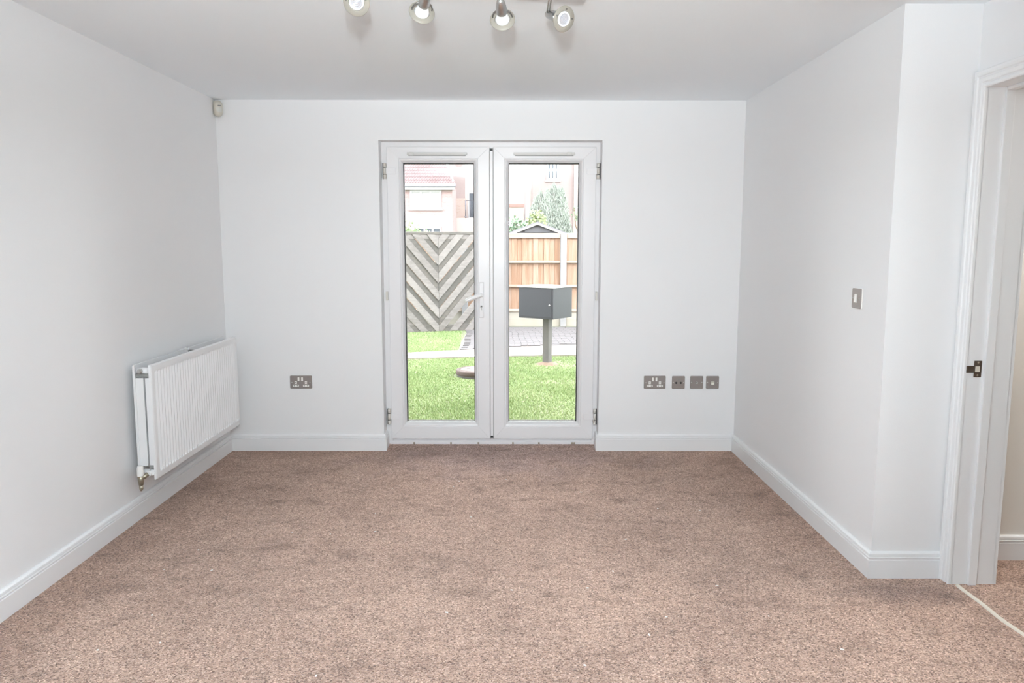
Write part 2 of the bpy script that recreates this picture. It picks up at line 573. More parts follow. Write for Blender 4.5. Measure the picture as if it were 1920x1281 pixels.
# floor: living room, doorway and hall in one carpet; it rises a little to the door threshold
bm = bmesh.new()
def quad(bm, *pts):
    return bm.faces.new([bm.verts.new(p) for p in pts])
quad(bm, (-0.05, YR, 0), (5.4, YR, 0), (5.4, Y1 + .35, 0), (-0.05, Y1 + .35, 0))
quad(bm, (-0.05, Y1 + .35, 0), (3.6, Y1 + .35, 0), (3.6, -0.02, 0), (-0.05, -0.02, 0))
quad(bm, (-0.05, -0.02, 0), (OX0 - .02, -0.02, 0), (OX0 - .02, 0.03, 0), (-0.05, 0.03, 0))
quad(bm, (OX1 + .02, -0.02, 0), (3.6, -0.02, 0), (3.6, 0.03, 0), (OX1 + .02, 0.03, 0))
quad(bm, (OX0 - .02, -0.02, 0), (OX1 + .02, -0.02, 0), (OX1 + .02, YF + .03, 0.020), (OX0 - .02, YF + .03, 0.020))
bmesh.ops.remove_doubles(bm, verts=bm.verts, dist=1e-5)
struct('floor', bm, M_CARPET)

bm = bmesh.new()
box(bm, -0.2, 5.6, YR - .2, 0.30, H, H + 0.25)
struct('ceiling', bm, M_CEIL)

bm = bmesh.new()
box(bm, -0.25, 0, YR - .2, 0.30, -0.05, H)
struct('wall_left', bm, M_WALL)

bm = bmesh.new()
box(bm, 0, OX0, 0, 0.20, -0.05, H)
box(bm, OX1, W + .3, 0, 0.20, -0.05, H)
box(bm, OX0, OX1, 0, 0.20, OZ, H)
struct('wall_back', bm, M_WALL)
bm = bmesh.new()
box(bm, -6, OX0 + .02, 0.20, 0.30, -0.4, 4.8)
box(bm, OX1 - .02, 9, 0.20, 0.30, -0.4, 4.8)
box(bm, OX0 + .02, OX1 - .02, 0.20, 0.30, OZ + .02, 4.8)
struct('wall_outer_brick', bm, M_OWNBRICK)

bm = bmesh.new()
box(bm, W, XH, Y1, 0, -0.05, H)
struct('wall_right', bm, M_WALL)

DY0, DY1, DZ = -2.08, -2.85, 1.988      # doorway
bm = bmesh.new()
box(bm, XD, XH, YR, DY1 - .012, -0.05, H)
box(bm, XD, XH, DY0 + .012, Y1, -0.05, H)
box(bm, XD, XH, DY1 - .012, DY0 + .012, DZ + .012, H)
struct('wall_doorway', bm, M_WALL)
bm = bmesh.new()
box(bm, -.05, 5.6, YR - .2, YR, -0.05, H)
struct('wall_rear', bm, M_WALL)
bm = bmesh.new()
box(bm, XH, 5.6, -1.82, -1.70, -0.05, H)
box(bm, 5.4, 5.6, YR, -1.82, -0.05, H)
M_HALL = mat('hall_paint', (0.78, 0.75, 0.70), 0.75, spec=0.3)
struct('wall_hall', bm, M_HALL)

# skirting
SK = [(0, 0), (0.018, 0), (0.018, 0.0790), (0.0165, 0.0805), (0.0130, 0.0815), (0.0130, 0.0840), (0.0165, 0.0850), (0.0172, 0.0880), (0.0165, 0.0915),
      (0.0120, 0.0930), (0.0120, 0.0960), (0.0150, 0.0975), (0.0138, 0.1050), (0.0095, 0.1100), (0.0060, 0.112), (0, 0.112)]
def skirt(bm, path):
    """path: [(x,y)] along the wall with the room on the LEFT of travel; mitred corners."""
    n = len(path)
    nor = []
    for i in range(n - 1):
        d = Vector((path[i + 1][0] - path[i][0], path[i + 1][1] - path[i][1])).normalized()
        nor.append(Vector((-d.y, d.x)))
    rings = []
    for i in range(n):
        if i == 0: off = nor[0]
        elif i == n - 1: off = nor[-1]
        else:
            s = nor[i - 1] + nor[i]
            off = s / max(1e-6, s.dot(nor[i]))
        rings.append([bm.verts.new((path[i][0] + off.x * t, path[i][1] + off.y * t, z)) for t, z in SK])
    for a, b in zip(rings, rings[1:]):
        for k in range(len(SK)):
            k2 = (k + 1) % len(SK)
            bm.faces.new((a[k], b[k], b[k2], a[k2]))
    bm.faces.new(rings[0]); bm.faces.new(rings[-1][::-1])
bm = bmesh.new(); skirt(bm, [(0, 0), (0, YR)]); struct('baseboard_left', bm, M_TRIM)
bm = bmesh.new(); skirt(bm, [(OX0, YF), (OX0, 0), (0, 0)]); struct('baseboard_back', bm, M_TRIM)
bm = bmesh.new(); skirt(bm, [(W, 0), (OX1, 0), (OX1, YF)]); struct('baseboard_back.001', bm, M_TRIM)
bm = bmesh.new(); skirt(bm, [(XD, Y1), (W, Y1), (W, 0)]); struct('baseboard_right', bm, M_TRIM)
bm = bmesh.new(); skirt(bm, [(5.4, -1.82), (XH, -1.82)]); struct('baseboard_hall', bm, M_TRIM)
bm = bmesh.new(); skirt(bm, [(XD, YR), (XD, DY1 - .08)]); struct('baseboard_doorway', bm, M_TRIM)

# ------------------------------------------------------------------ doorway on the right
d2 = bpy.data.objects.new('door_2', None); COL.objects.link(d2); d2.location = (XD, (DY0 + DY1) / 2, 0)
d2['kind'] = 'structure'
AR = [(0.0, 0), (0.0, .012), (.004, .0155), (.012, .0155), (.016, .0125), (.019, .0125), (.023, .0165), (.036, .0175), (.040, .0145), (.043, .0145),
      (.047, .019), (.056, .021), (.064, .020), (.068, .016), (.068, 0)]
def architrave(bm, xw, sgn):
    a, b, t = DY0 - .005, DY1 + .005, DZ - .005   # inner edge
    a, b, t = DY0 - .0, DY1 + .0, DZ - .0
    rings = []
    for corner in range(4):
        ring = []
        for u, th in AR:
            y, z = [(a + u, 0), (a + u, t + u), (b - u, t + u), (b - u, 0)][corner]
            ring.append(bm.verts.new((xw + sgn * th, y, z)))
        rings.append(ring)
    for p, q in zip(rings, rings[1:]):
        for k in range(len(AR)):
            k2 = (k + 1) % len(AR)
            bm.faces.new((p[k], q[k], q[k2], p[k2]))
    bm.faces.new(rings[0]); bm.faces.new(rings[-1][::-1])
bm = bmesh.new(); architrave(bm, XD, -1); obj('architrave', bm, M_TRIM, d2)
bm = bmesh.new(); architrave(bm, XH, 1); obj('architrave', bm, M_TRIM, d2)
bm = bmesh.new()
box(bm, XD - .001, XH + .001, DY0, DY0 + .012, 0, DZ + .012)
box(bm, XD - .001, XH + .001, DY1 - .012, DY1, 0, DZ + .012)
box(bm, XD - .001, XH + .001, DY1, DY0, DZ, DZ + .012)
obj('door_lining', bm, M_TRIM, d2)
bm = bmesh.new()
box(bm, 3.786, 3.820, DY0 - .013, DY0, 0, DZ, .002)
box(bm, 3.786, 3.820, DY1, DY1 + .013, 0, DZ, .002)
box(bm, 3.786, 3.820, DY1 + .013, DY0 - .013, DZ - .013, DZ, .002)
obj('door_stop', bm, M_TRIM, d2)
bm = bmesh.new()
box(bm, 3.748, 3.778, DY0 - .003, DY0, .868, .934, .001)
box(bm, 3.718, 3.748, DY0 - .003, DY0, .886, .914, .001)
sp = obj('strike_plate', bm, M_BRONZE, d2)
bm = bmesh.new(); box(bm, 3.752, 3.770, DY0 - .0045, DY0 - .002, .889, .912, .0005)
obj('latch_hole', bm, M_CREAMP, sp)
bm = bmesh.new()
for z in (.876, .927):
    lathe(bm, [(0, .0015), (.003, .0012), (.004, 0)], 10, frameM((3.763, DY0 - .003, z), (0, -1, 0)))
obj('screw', bm, M_BRASS, sp)

# thin strip where the two carpets meet
bm = bmesh.new()
N = 24
for i in range(N):
    ya, yb = DY0 - .012 + (DY1 - DY0 + .02) * i / N, DY0 - .012 + (DY1 - DY0 + .02) * (i + 1) / N
    def sx(y): return 3.747 + .004 * math.sin(y * 9) - .003 * math.sin(y * 23)
    prism(bm, [(-.009, 0), (.009, 0), (.006, .005), (-.006, .005)], 'y', ya, yb)
    for v in bm.verts[-8:] if False else []: pass
bmesh.ops.remove_doubles(bm, verts=bm.verts, dist=1e-5)
for v in bm.verts: v.co.x += 3.744 + .004 * math.sin(v.co.y * 9) - .003 * math.sin(v.co.y * 23)
tag(obj('threshold_strip', bm, M_TRANS), 'thin cream strip joining the two carpets across the doorway', 'carpet strip')

# ------------------------------------------------------------------ french doors
d1 = bpy.data.objects.new('door_1', None); COL.objects.link(d1); d1.location = ((OX0 + OX1) / 2, YF, 0)
d1['kind'] = 'structure'
LZ0, LZ1 = .056, 2.031
LX = [(1.082, 1.762), (1.787, 2.469)]
bm = bmesh.new()
box(bm, OX0, 1.090, YF, YF + .065, .0, OZ, .003)
box(bm, 2.460, OX1, YF, YF + .065, .0, OZ, .003)
box(bm, 1.085, 2.465, YF, YF + .065, 2.022, OZ, .003)
obj('door_frame', bm, M_UPVC, d1)
bm = bmesh.new()
prism(bm, [(YF - .004, .0), (YF - .004, .034), (YF + .002, .040), (YF + .012, .050), (YF + .065, .062), (YF + .085, .05), (YF + .085, .0)], 'x', 1.070, 2.482)
th = obj('threshold', bm, M_UPVC, d1)
bm = bmesh.new()
for x in (1.235, 1.49, 1.68, 1.92, 2.10, 2.33, 2.345):
    box(bm, x - .006, x + .006, YF - .010, YF - .002, .017, .030, .002)
obj('drain_cap', bm, mat('drain_cap_brown', (0.30, 0.25, 0.19), 0.6), th)

GL = [(1.187, 1.658), (1.889, 2.359)]
GZ0, GZ1 = .174, 1.928
YL = .088   # face of leaves
def leaf(i):
    x0, x1 = LX[i]; g0, g1 = GL[i]
    bm = bmesh.new()
    b = .025  # bead
    f0, f1, h0, h1 = g0 - b, g1 + b, GZ0 - b - .004, GZ1 + b
    g = .0004
    out = [(x0, LZ0), (x1, LZ0), (x1, LZ1), (x0, LZ1)]
    inn = [(f0, h0), (f1, h0), (f1, h1), (f0, h1)]
    for k in range(4):           # four mitred lengths
        o0, o1, i0, i1 = out[k], out[(k + 1) % 4], inn[k], inn[(k + 1) % 4]
        d = Vector((o1[0] - o0[0], o1[1] - o0[1])).normalized() * g
        poly = [(o0[0] + d.x, o0[1] + d.y), (o1[0] - d.x, o1[1] - d.y), (i1[0] - d.x, i1[1] - d.y), (i0[0] + d.x, i0[1] + d.y)]
        b2 = bmesh.new()
        prism(b2, poly, 'y', YL, YL + .02)
        bmesh.ops.recalc_face_normals(b2, faces=b2.faces[:])
        ed = [e for e in b2.edges if all(abs(v.co.y - YL) < 1e-6 for v in e.verts) and
              (abs((e.verts[0].co - e.verts[1].co).normalized().dot(Vector((d.x, 0, d.y)).normalized())) > .99)]
        bmesh.ops.bevel(b2, geom=ed, offset=.004, segments=3, profile=.5, affect='EDGES')
        merge(bm, b2)
    for a in ((x0, f0, LZ0, LZ1), (f1, x1, LZ0, LZ1), (f0, f1, LZ0, h0), (f0, f1, h1, LZ1)):
        box(bm, a[0], a[1], YL + .0195, YL + .07, a[2], a[3])
    lf = obj('door_leaf', bm, M_UPVC, d1)
    # sloped glazing bead
    bm = bmesh.new()
    prof = [(0, YL + .003), (.004, YL), (.010, YL + .002), (b, YL + .020), (b, YL + .034), (0, YL + .034)]
    rings = []
    for c in range(4):
        sx, sz = [(1, 1), (-1, 1), (-1, -1), (1, -1)][c]
        cx, cz = inn[c]
        rings.append([bm.verts.new((cx + sx * u, y, cz + sz * (u + (.004 * (u / b) if sz > 0 else 0)))) for u, y in prof])
    for c in range(4):
        p, q = rings[c], rings[(c + 1) % 4]
        for k in range(len(prof)):
            k2 = (k + 1) % len(prof)
            bm.faces.new((p[k], q[k], q[k2], p[k2]))
    obj('glazing_bead', bm, M_UPVC, lf)
    bm = bmesh.new()
    y0, y1 = YL + .035, YL + .068
    w = .0045
    box(bm, g0 - .012, g0 + w, y0, y1, GZ0 - .012, GZ1 + .012)
    box(bm, g1 - w, g1 + .012, y0, y1, GZ0 - .012, GZ1 + .012)
    box(bm, g0 + w, g1 - w, y0, y1, GZ1 - w, GZ1 + .012)
    box(bm, g0 + w, g1 - w, y0, y1, GZ0 - .012, GZ0 + w * .5)
    obj('gasket', bm, M_GASKET, lf)
    bm = bmesh.new()
    box(bm, g0 - .008, g1 + .008, YL + .040, YL + .064, GZ0 - .008, GZ1 + .008)
    obj('glass_pane', bm, M_GLASS, lf)
    # trickle vent
    v0, v1 = (1.217, 1.615) if i == 0 else (1.922, 2.327)
    bm = bmesh.new()
    box(bm, v0, v1, YL - .009, YL + .001, 1.976, 1.993, .003)
    if i == 0: box(bm, v0 + .015, v0 + .045, YL - .013, YL - .006, 1.974, 1.994, .003)
    else: box(bm, v1 - .055, v1 - .02, YL - .013, YL - .006, 1.975, 1.995, .003)
    obj('trickle_vent', bm, M_VENT, lf)
    bm = bmesh.new()
    box(bm, v0 + .01, v1 - .01, YL - .0065, YL - .0005, 1.9715, 1.9765)
    obj('vent_slot', bm, M_DUCT, lf)
    # hinges
    hx = (x0 - .022) if i == 0 else (x1 + .006)
    s = 1 if i == 0 else -1
    for (z0, z1) in ((1.822, 1.925), (.160, .268)):
        bm = bmesh.new()
        q = (z1 - z0)
        for k, (a, c) in enumerate(((0, .27), (.29, .71), (.73, 1))):
            tube(bm, [(hx + .008, YL - .004, z0 + a * q + .0008), (hx + .008, YL - .004, z0 + c * q - .0008)], .0088, 12)
        box(bm, hx - .002, hx + .018, YL - .003, YF + .004, z0 + .002, z1 - .002, .001)
        hg = obj('hinge', bm, M_HINGE, lf)
        bm = bmesh.new()
        xa, xb = (x0 - .004, x0 + .062) if i == 0 else (x1 - .062, x1 + .004)
        box(bm, xa, xb, YL - .005, YL + .002, z0 + .30 * q, z0 + .70 * q, .0015)
        obj('hinge_flag', bm, M_UPVC, hg)
        bm = bmesh.new()
        for zz in (z0 + .28 * q, z0 + .72 * q):
            tube(bm, [(hx + .008, YL - .004, zz - .002), (hx + .008, YL - .004, zz + .002)], .0084, 12)
        ex = hx - .004 if i == 0 else hx + .018
        box(bm, ex, ex + .003, YL - .008, YF, z0, z1)
        obj('hinge_pin', bm, M_PLUG, hg)
    bm = bmesh.new()
    kx = x0 - .022 if i == 0 else x1 + .008
    box(bm, kx, kx + .014, YL - .004, YF + .003, 1.015, 1.075, .003)
    kp = obj('side_keep', bm, M_HINGE, lf)
    return lf
leafL = leaf(0); leafR = leaf(1)

# strip between the leaves, with black end plugs
bm = bmesh.new()
box(bm, 1.7645, 1.7845, YL + .006, YL + .055, LZ0, LZ1 - .004, .002)
obj('meeting_strip', bm, M_UPVC, d1)
bm = bmesh.new()
box(bm, 1.766, 1.783, YL + .002, YL + .014, 2.004, 2.020)
box(bm, 1.766, 1.783, YL + .002, YL + .014, .062, .078)
obj('end_plug', bm, M_PLUG, d1)
bm = bmesh.new()
box(bm, 1.7615, 1.7650, YL + .014, YL + .04, LZ0, LZ1 - .01)
box(bm, 1.7840, 1.7875, YL + .014, YL + .04, LZ0, LZ1 - .01)
obj('door_seal', bm, M_DUCT, d1)

# lever handle on the left leaf
bm = bmesh.new()
box(bm, 1.690, 1.722, YL - .009, YL + .001, .898, 1.140, .0045, 3)
hp = obj('handle_plate', bm, M_UPVC, leafL)
bm = bmesh.new()
tube(bm, [(1.706, YL - .006, 1.052), (1.706, YL - .048, 1.052)], [.0125, .011], 16)
pts, rad = [], []
for k in range(9):
    t = k / 8
    pts.append((1.712 - .112 * t, YL - .050 + .006 * math.sin(t * PI), 1.056 - .030 * t - .012 * t * t))
    rad.append(.0105 + .0035 * math.sin(t * PI * .9))
tube(bm, pts, rad, 14)
obj('lever', bm, mat('lever_white', (0.88, 0.88, 0.88), 0.3), hp)
bm = bmesh.new()
lathe(bm, [(0, .002), (.0075, .002), (.0085, 0)], 16, frameM((1.706, YL - .009, .974), (0, -1, 0)))
box(bm, 1.7025, 1.7095, YL - .011, YL - .008, .948, .974, .001)
obj('lock_cylinder', bm, M_CHROME, hp)
bm = bmesh.new()
lathe(bm, [(0, .0008), (.0035, .0008), (.0035, 0)], 10, frameM((1.706, YL - .0112, .977), (0, -1, 0)))
box(bm, 1.7050, 1.7070, YL - .0122, YL - .0105, .955, .977)
obj('keyhole', bm, M_DARKHOLE, hp)

# ------------------------------------------------------------------ radiator
RY0, RY1, RZ0, RZ1 = -1.362, -.170, .218, .800
rad = thing('radiator', 'white double panel radiator with fluted front on the left wall', 'radiator', (0.085, (RY0 + RY1) / 2, RZ0))
def fluted(name, xf, xb, sgn):
    """panel with vertical flutes on the face at xf; xb is its back."""
    pitch, per = 1 / 30.0, 6
    L = RY1 - RY0
    nr = int((L - .03) / pitch)
    ys = [RY0, RY0 + .006]
    dep = [0.004, 0]
    y = RY0 + (L - nr * pitch) / 2
    for k in range(nr):
        for j in range(per):
            ys.append(y + pitch * (k + j / per))
            dep.append([0, 0, .005, .0105, .0105, .005][j])
    ys += [RY1 - .006, RY1]; dep += [0, .004]
    zs = [(RZ0, .006, 0), (RZ0 + .006, 0, 0), (RZ0 + .034, 0, 0), (RZ0 + .046, 0, 1), (RZ1 - .046, 0, 1), (RZ1 - .034, 0, 0), (RZ1 - .006, 0, 0), (RZ1, .006, 0)]
    bm = bmesh.new()
    grid = [[bm.verts.new((xf - sgn * (ed + dd * (1 if (fl or dd == .004) else 0)), yy, zz)) for yy, dd in zip(ys, dep)] for zz, ed, fl in zs]
    for r in range(len(zs) - 1):
        for c in range(len(ys) - 1):
            f = bm.faces.new((grid[r][c], grid[r][c + 1], grid[r + 1][c + 1], grid[r + 1][c])); f.smooth = False
    back = [[bm.verts.new((xb, yy, zz)) for yy in (RY0, RY1)] for zz in (RZ0, RZ1)]
    bm.faces.new((back[0][0], back[1][0], back[1][1], back[0][1]))
    bm.faces.new([back[0][0], back[0][1]] + grid[0][::-1])
    bm.faces.new([back[1][1], back[1][0]] + grid[-1])
    bm.faces.new([back[1][0], back[0][0]] + [g[0] for g in grid])
    bm.faces.new([back[0][1], back[1][1]] + [g[-1] for g in grid][::-1])
    return obj(name, bm, M_RAD, rad)
fluted('front_panel', .132, .118, 1)
fluted('rear_panel', .036, .050, -1)
bm = bmesh.new()     # convector fins, folded sheet welded to each panel
for (xa, xb) in ((.117, .094), (.051, .072)):
    n = 70
    y0, y1 = RY0 + .03, RY1 - .03
    prev = None
    for k in range(n):
        y = y0 + (y1 - y0) * k / (n - 1)
        x = xa if (k // 2) % 2 == 0 else xb
        a = bm.verts.new((x, y, RZ0 + .05)); b = bm.verts.new((x, y, RZ1 - .05))
        if prev: bm.faces.new((prev[0], a, b, prev[1]))
        prev = (a, b)
obj('convector_fin', bm, M_RAD, rad)
for ye, s in ((RY0, 1), (RY1, -1)):      # end: cross tubes top and bottom
    for z in (RZ1 - .032, RZ0 + .036):
        bm = bmesh.new()
        tube(bm, [(.055, ye + s * .022, z), (.113, ye + s * .022, z)], .017, 14)
        obj('cross_tube', bm, M_RAD, rad)
bm = bmesh.new()
box(bm, .050, .088, RY0 + .006, RY0 + .010, RZ0 + .07, RZ1 - .066)
obj('end_cover', bm, M_RAD, rad)
bm = bmesh.new()
box(bm, .097, .118, RY0 + .006, RY0 + .010, RZ0 + .07, RZ1 - .066)
obj('end_cover', bm, M_RAD, rad)
bm = bmesh.new()
tube(bm, [(.078, RY0 + .014, RZ1 - .030), (.078, RY0 - .012, RZ1 - .030)], [.012, .0115], 6)
tube(bm, [(.078, RY0 - .011, RZ1 - .030), (.078, RY0 - .016, RZ1 - .030)], [.0075, .007], 12)
obj('bleed_plug', bm, M_CHROME, rad)
bm = bmesh.new()
box(bm, .052, .116, RY0 + .004, RY0 + .012, RZ1 - .060, RZ1 - .044)
obj('end_slot', bm, M_DUCT, rad)
bm = bmesh.new()
box(bm, .095, .116, RY0 + .004, RY0 + .012, RZ0 + .058, RZ0 + .074)
obj('end_slot', bm, M_DUCT, rad)
bm = bmesh.new()     # lockshield valve
zc = RZ0 + .036
tube(bm, [(.095, RY0 + .014, zc), (.095, RY0 - .020, zc)], [.0145, .0145], 14)
tube(bm, [(.110, RY0 + .010, zc + .002), (.110, RY0 - .006, zc + .002)], [.016, .013], 12)
va = obj('valve_tail', bm, M_RAD, rad)
bm = bmesh.new()
tube(bm, [(.095, RY0 - .018, zc), (.082, RY0 - .030, zc - .010), (.068, RY0 - .034, zc - .012)], [.0115, .012, .011], 12)
tube(bm, [(.066, RY0 - .034, zc - .004), (.066, RY0 - .034, zc - .030), (.066, RY0 - .034, zc - .052)], [.0155, .0135, .011], 12)
tube(bm, [(.066, RY0 - .034, zc - .052), (.066, RY0 - .034, zc - .070), (.064, RY0 - .034, zc - .082)], [.010, .010, .005], 12)
lv = obj('valve_body', bm, M_BRASS, rad)
bm = bmesh.new()
lathe(bm, [(0, .050), (.012, .050), (.0155, .044), (.0165, .002), (.0165, 0), (0, 0)], 16, Matrix.Translation((.066, RY0 - .034, zc - .004)))
obj('valve_cap', bm, M_WHITEP, lv)
for yb in (-.72, -1.20, -.33):
    bm = bmesh.new()
    zt = RZ1 if yb == -.72 else RZ1 - .03
    box(bm, .001, .036, yb - .014, yb + .014, zt - .16, zt - .005, .002)
    box(bm, .030, .060, yb - .010, yb + .010, zt - .01, zt + .003, .001)
    bk = obj('wall_bracket', bm, M_RAD, rad)
    if yb == -.72:
        bm = bmesh.new()
        box(bm, .052, .112, yb - .012, yb + .012, RZ1 - .022, RZ1 - .012, .002)
        tube(bm, [(.045, yb, RZ1 - .02), (.045, yb, RZ1 + .004)], .006, 10)
        obj('bracket_clip', bm, M_DUCT, bk)

# ------------------------------------------------------------------ sockets and switch plates on the back wall
def plate_bm(x0, x1, z0, z1, th=.008):
    bm = bmesh.new()
    b2 = bmesh.new()
    box(b2, x0, x1, -th, 0, z0, z1)
    ed = [e for e in b2.edges if abs(e.verts[0].co.y - e.verts[1].co.y) > th * .5]
    bmesh.ops.bevel(b2, geom=ed, offset=.006, segments=4, profile=.5, affect='EDGES')
    ed = [e for e in b2.edges if all(abs(v.co.y + th) < 1e-6 for v in e.verts)]
    bmesh.ops.bevel(b2, geom=ed, offset=.0028, segments=2, profile=.5, affect='EDGES')
    merge(bm, b2)
    return bm
def screws(t, pts, th=.008):
    for (x, z) in pts:
        bm = bmesh.new()
        lathe(bm, [(0, .0016), (.0028, .0012), (.0038, 0)], 12, frameM((x, -th, z), (0, -1, 0)))
        obj('screw', bm, M_CHROME, t)
def double_socket(x0, label):
    t = thing('double_socket', label, 'power socket', (x0 + .073, 0, .4715), 'double power sockets')
    z0, z1 = .428, .515
    obj('face_plate', plate_bm(x0, x0 + .146, z0, z1), M_STEEL, t)
    for k in (0, 1):
        bm = bmesh.new()
        xr = x0 + .0585 + .024 * k
        prism(bm, [(-.0075, z1 - .011), (-.0115, z1 - .012), (-.0135, z1 - .035), (-.0075, z1 - .036)], 'x', xr - .0055, xr + .0055)
        obj('rocker_switch', bm, M_WHITEP, t)
        cx = x0 + .039 + .068 * k
        bm = bmesh.new()
        box(bm, cx - .0075, cx + .0075, -.0092, -.007, z0 + .031, z0 + .050, .001)
        ins = obj('earth_insert', bm, M_WHITEP, t)
        bm = bmesh.new(); box(bm, cx - .0022, cx + .0022, -.0098, -.009, z0 + .0365, z0 + .0445)
        obj('earth_slot', bm, M_DARKHOLE, ins)
        bm = bmesh.new()
        box(bm, cx - .020, cx + .020, -.0092, -.007, z0 + .012, z0 + .026, .002)
        ins = obj('pin_insert', bm, M_WHITEP, t)
        bm = bmesh.new()
        for s in (-1, 1): box(bm, cx + s * .011 - .0032, cx + s * .011 + .0032, -.0098, -.009, z0 + .0170, z0 + .0210)
        obj('pin_slot', bm, M_DARKHOLE, ins)
    screws(t, [(x0 + .0125, z0 + .041), (x0 + .1335, z0 + .041)])
double_socket(.420, 'steel double power socket on back wall left of the french doors')
double_socket(2.801, 'steel double power socket on back wall right of the french doors')
def single(name, x0, label, cat):
    t = thing(name, label, cat, (x0 + .043, 0, .4715), 'single outlet plates right of the doors')
    obj('face_plate', plate_bm(x0, x0 + .086, .428, .514), M_STEEL, t)
    return t
def hole(bm, x, z, r, d=.0012):
    lathe(bm, [(0, d), (r, d), (r, 0)], 16, frameM((x, -.008, z), (0, -1, 0)), smooth=False)
t = single('aerial_outlet', 2.990, 'steel outlet plate with three round holes, next to double socket', 'outlet plate')
for dx, dz, r in ((-.0155, -.003, .0072), (.0155, -.003, .0072)):
    bm = bmesh.new(); hole(bm, 3.033 + dx, .471 + dz, r); obj('round_port', bm, M_DARKHOLE, t)
bm = bmesh.new(); hole(bm, 3.034, .489, .0075); pt = obj('round_port', bm, M_STEEL, t)
bm = bmesh.new(); hole(bm, 3.034, .489, .0045, .0018); obj('port_centre', bm, M_DUCT, pt)
screws(t, [(2.9985, .471), (3.0675, .471)])
t = single('aerial_outlet', 3.113, 'steel outlet plate with a single central hole', 'outlet plate')
bm = bmesh.new(); lathe(bm, [(.0075, 0), (.0075, .003), (.005, .004), (.0035, .001), (0, .001)], 16, frameM((3.156, -.008, .469), (0, -1, 0)))
pt = obj('round_port', bm, M_CHROME, t)
bm = bmesh.new(); hole(bm, 3.156, .469, .0036, .0022); obj('port_centre', bm, M_DARKHOLE, pt)
screws(t, [(3.1215, .471), (3.1905, .471)])
t = single('telephone_outlet', 3.220, 'steel outlet plate with white telephone port, closest to corner', 'outlet plate')
bm = bmesh.new(); box(bm, 3.252, 3.274, -.0095, -.007, .456, .478, .001)
pt = obj('telephone_port', bm, M_CREAMP, t)
bm = bmesh.new(); box(bm, 3.2535, 3.2725, -.0112, -.009, .456, .465, .0008)
obj('port_shutter', bm, mat('port_white', (0.9, 0.88, 0.8), 0.4), pt)
screws(t, [(3.2285, .471), (3.2975, .471)])

# light switch on the right wall: built facing -y and turned to face -x
sw = thing('light_switch', 'single white-rocker light switch in steel plate on right wall', 'light switch', (W, -1.753, 1.160))
Rm = Matrix.Translation((W, -1.753, 1.160)) @ Matrix.Rotation(-PI / 2, 4, 'Z')
def turned(name, bm, m, parent):
    bmesh.ops.transform(bm, matrix=Rm, verts=bm.verts)
    return obj(name, bm, m, parent)
turned('face_plate', plate_bm(-.043, .043, -.043, .043, .010), M_STEEL, sw)
bm = bmesh.new(); box(bm, -.044, .044, -.0055, -.0005, -.044, .044, .001)
turned('back_box', bm, M_WHITEP, sw)
bm = bmesh.new()
prism(bm, [(-.0095, .019), (-.0140, .018), (-.0165, -.018), (-.0095, -.019)], 'x', -.009, .009)
turned('rocker_switch', bm, M_WHITEP, sw)
for x in (-.030, .030):
    bm = bmesh.new(); lathe(bm, [(0, .0016), (.0028, .0012), (.0038, 0)], 12, frameM((x, -.010, 0), (0, -1, 0)))
    turned('screw', bm, M_CHROME, sw)

# ------------------------------------------------------------------ motion sensor in the corner
ps = thing('motion_sensor', 'small cream motion sensor high in the left corner by ceiling', 'motion sensor', (0.02, -0.02, 2.255))
Rs = Matrix.Translation((0.026, -0.026, 2.256)) @ Matrix.Rotation(math.radians(38), 4, 'Z') @ Matrix.Scale(.92, 4)
def psp(name, bm, m, parent=ps):
    bmesh.ops.transform(bm, matrix=Rs, verts=bm.verts)
    return obj(name, bm, m, parent)
# built facing -y
bm = bmesh.new()
def oval_shell(bm, w, h0, h1, d, y0, nz=28, nx=18, zmin=-1, zmax=1):
    rows = []
    for i in range(nz + 1):
        s = zmin + (zmax - zmin) * i / nz
        z = (h1 if s > 0 else h0) * s
        k = max(0.0, 1 - abs(s) ** 3.6) ** .5
        row = []
        for j in range(nx + 1):
            a = PI * j / nx
            row.append(bm.verts.new((-w * k * math.cos(a), y0 - d * (0.25 + .75 * k) * math.sin(a) ** .8, z)))
        rows.append(row)
    for p, q in zip(rows, rows[1:]):
        for j in range(nx):
            try:
                f = bm.faces.new((p[j], p[j + 1], q[j + 1], q[j])); f.smooth = True
            except ValueError: pass
    bmesh.ops.remove_doubles(bm, verts=bm.verts, dist=1e-5)
oval_shell(bm, .032, .060, .052, .034, .0)
psp('casing', bm, M_CREAMP)
bm = bmesh.new(); box(bm, -.028, .028, -.004, .022, -.046, .046, .006)
psp('mounting_base', bm, M_CREAMP)
bm = bmesh.new()
oval_shell(bm, .0300, .045, .02, .036, -.0005, zmin=-.85, zmax=.1)
psp('lens', bm, mat('sensor_lens', (0.66, 0.65, 0.60), 0.25))
bm = bmesh.new(); box(bm, -.011, .011, -.0375, -.030, .010, .016, .002)
psp('lens_slot', bm, M_DUCT)

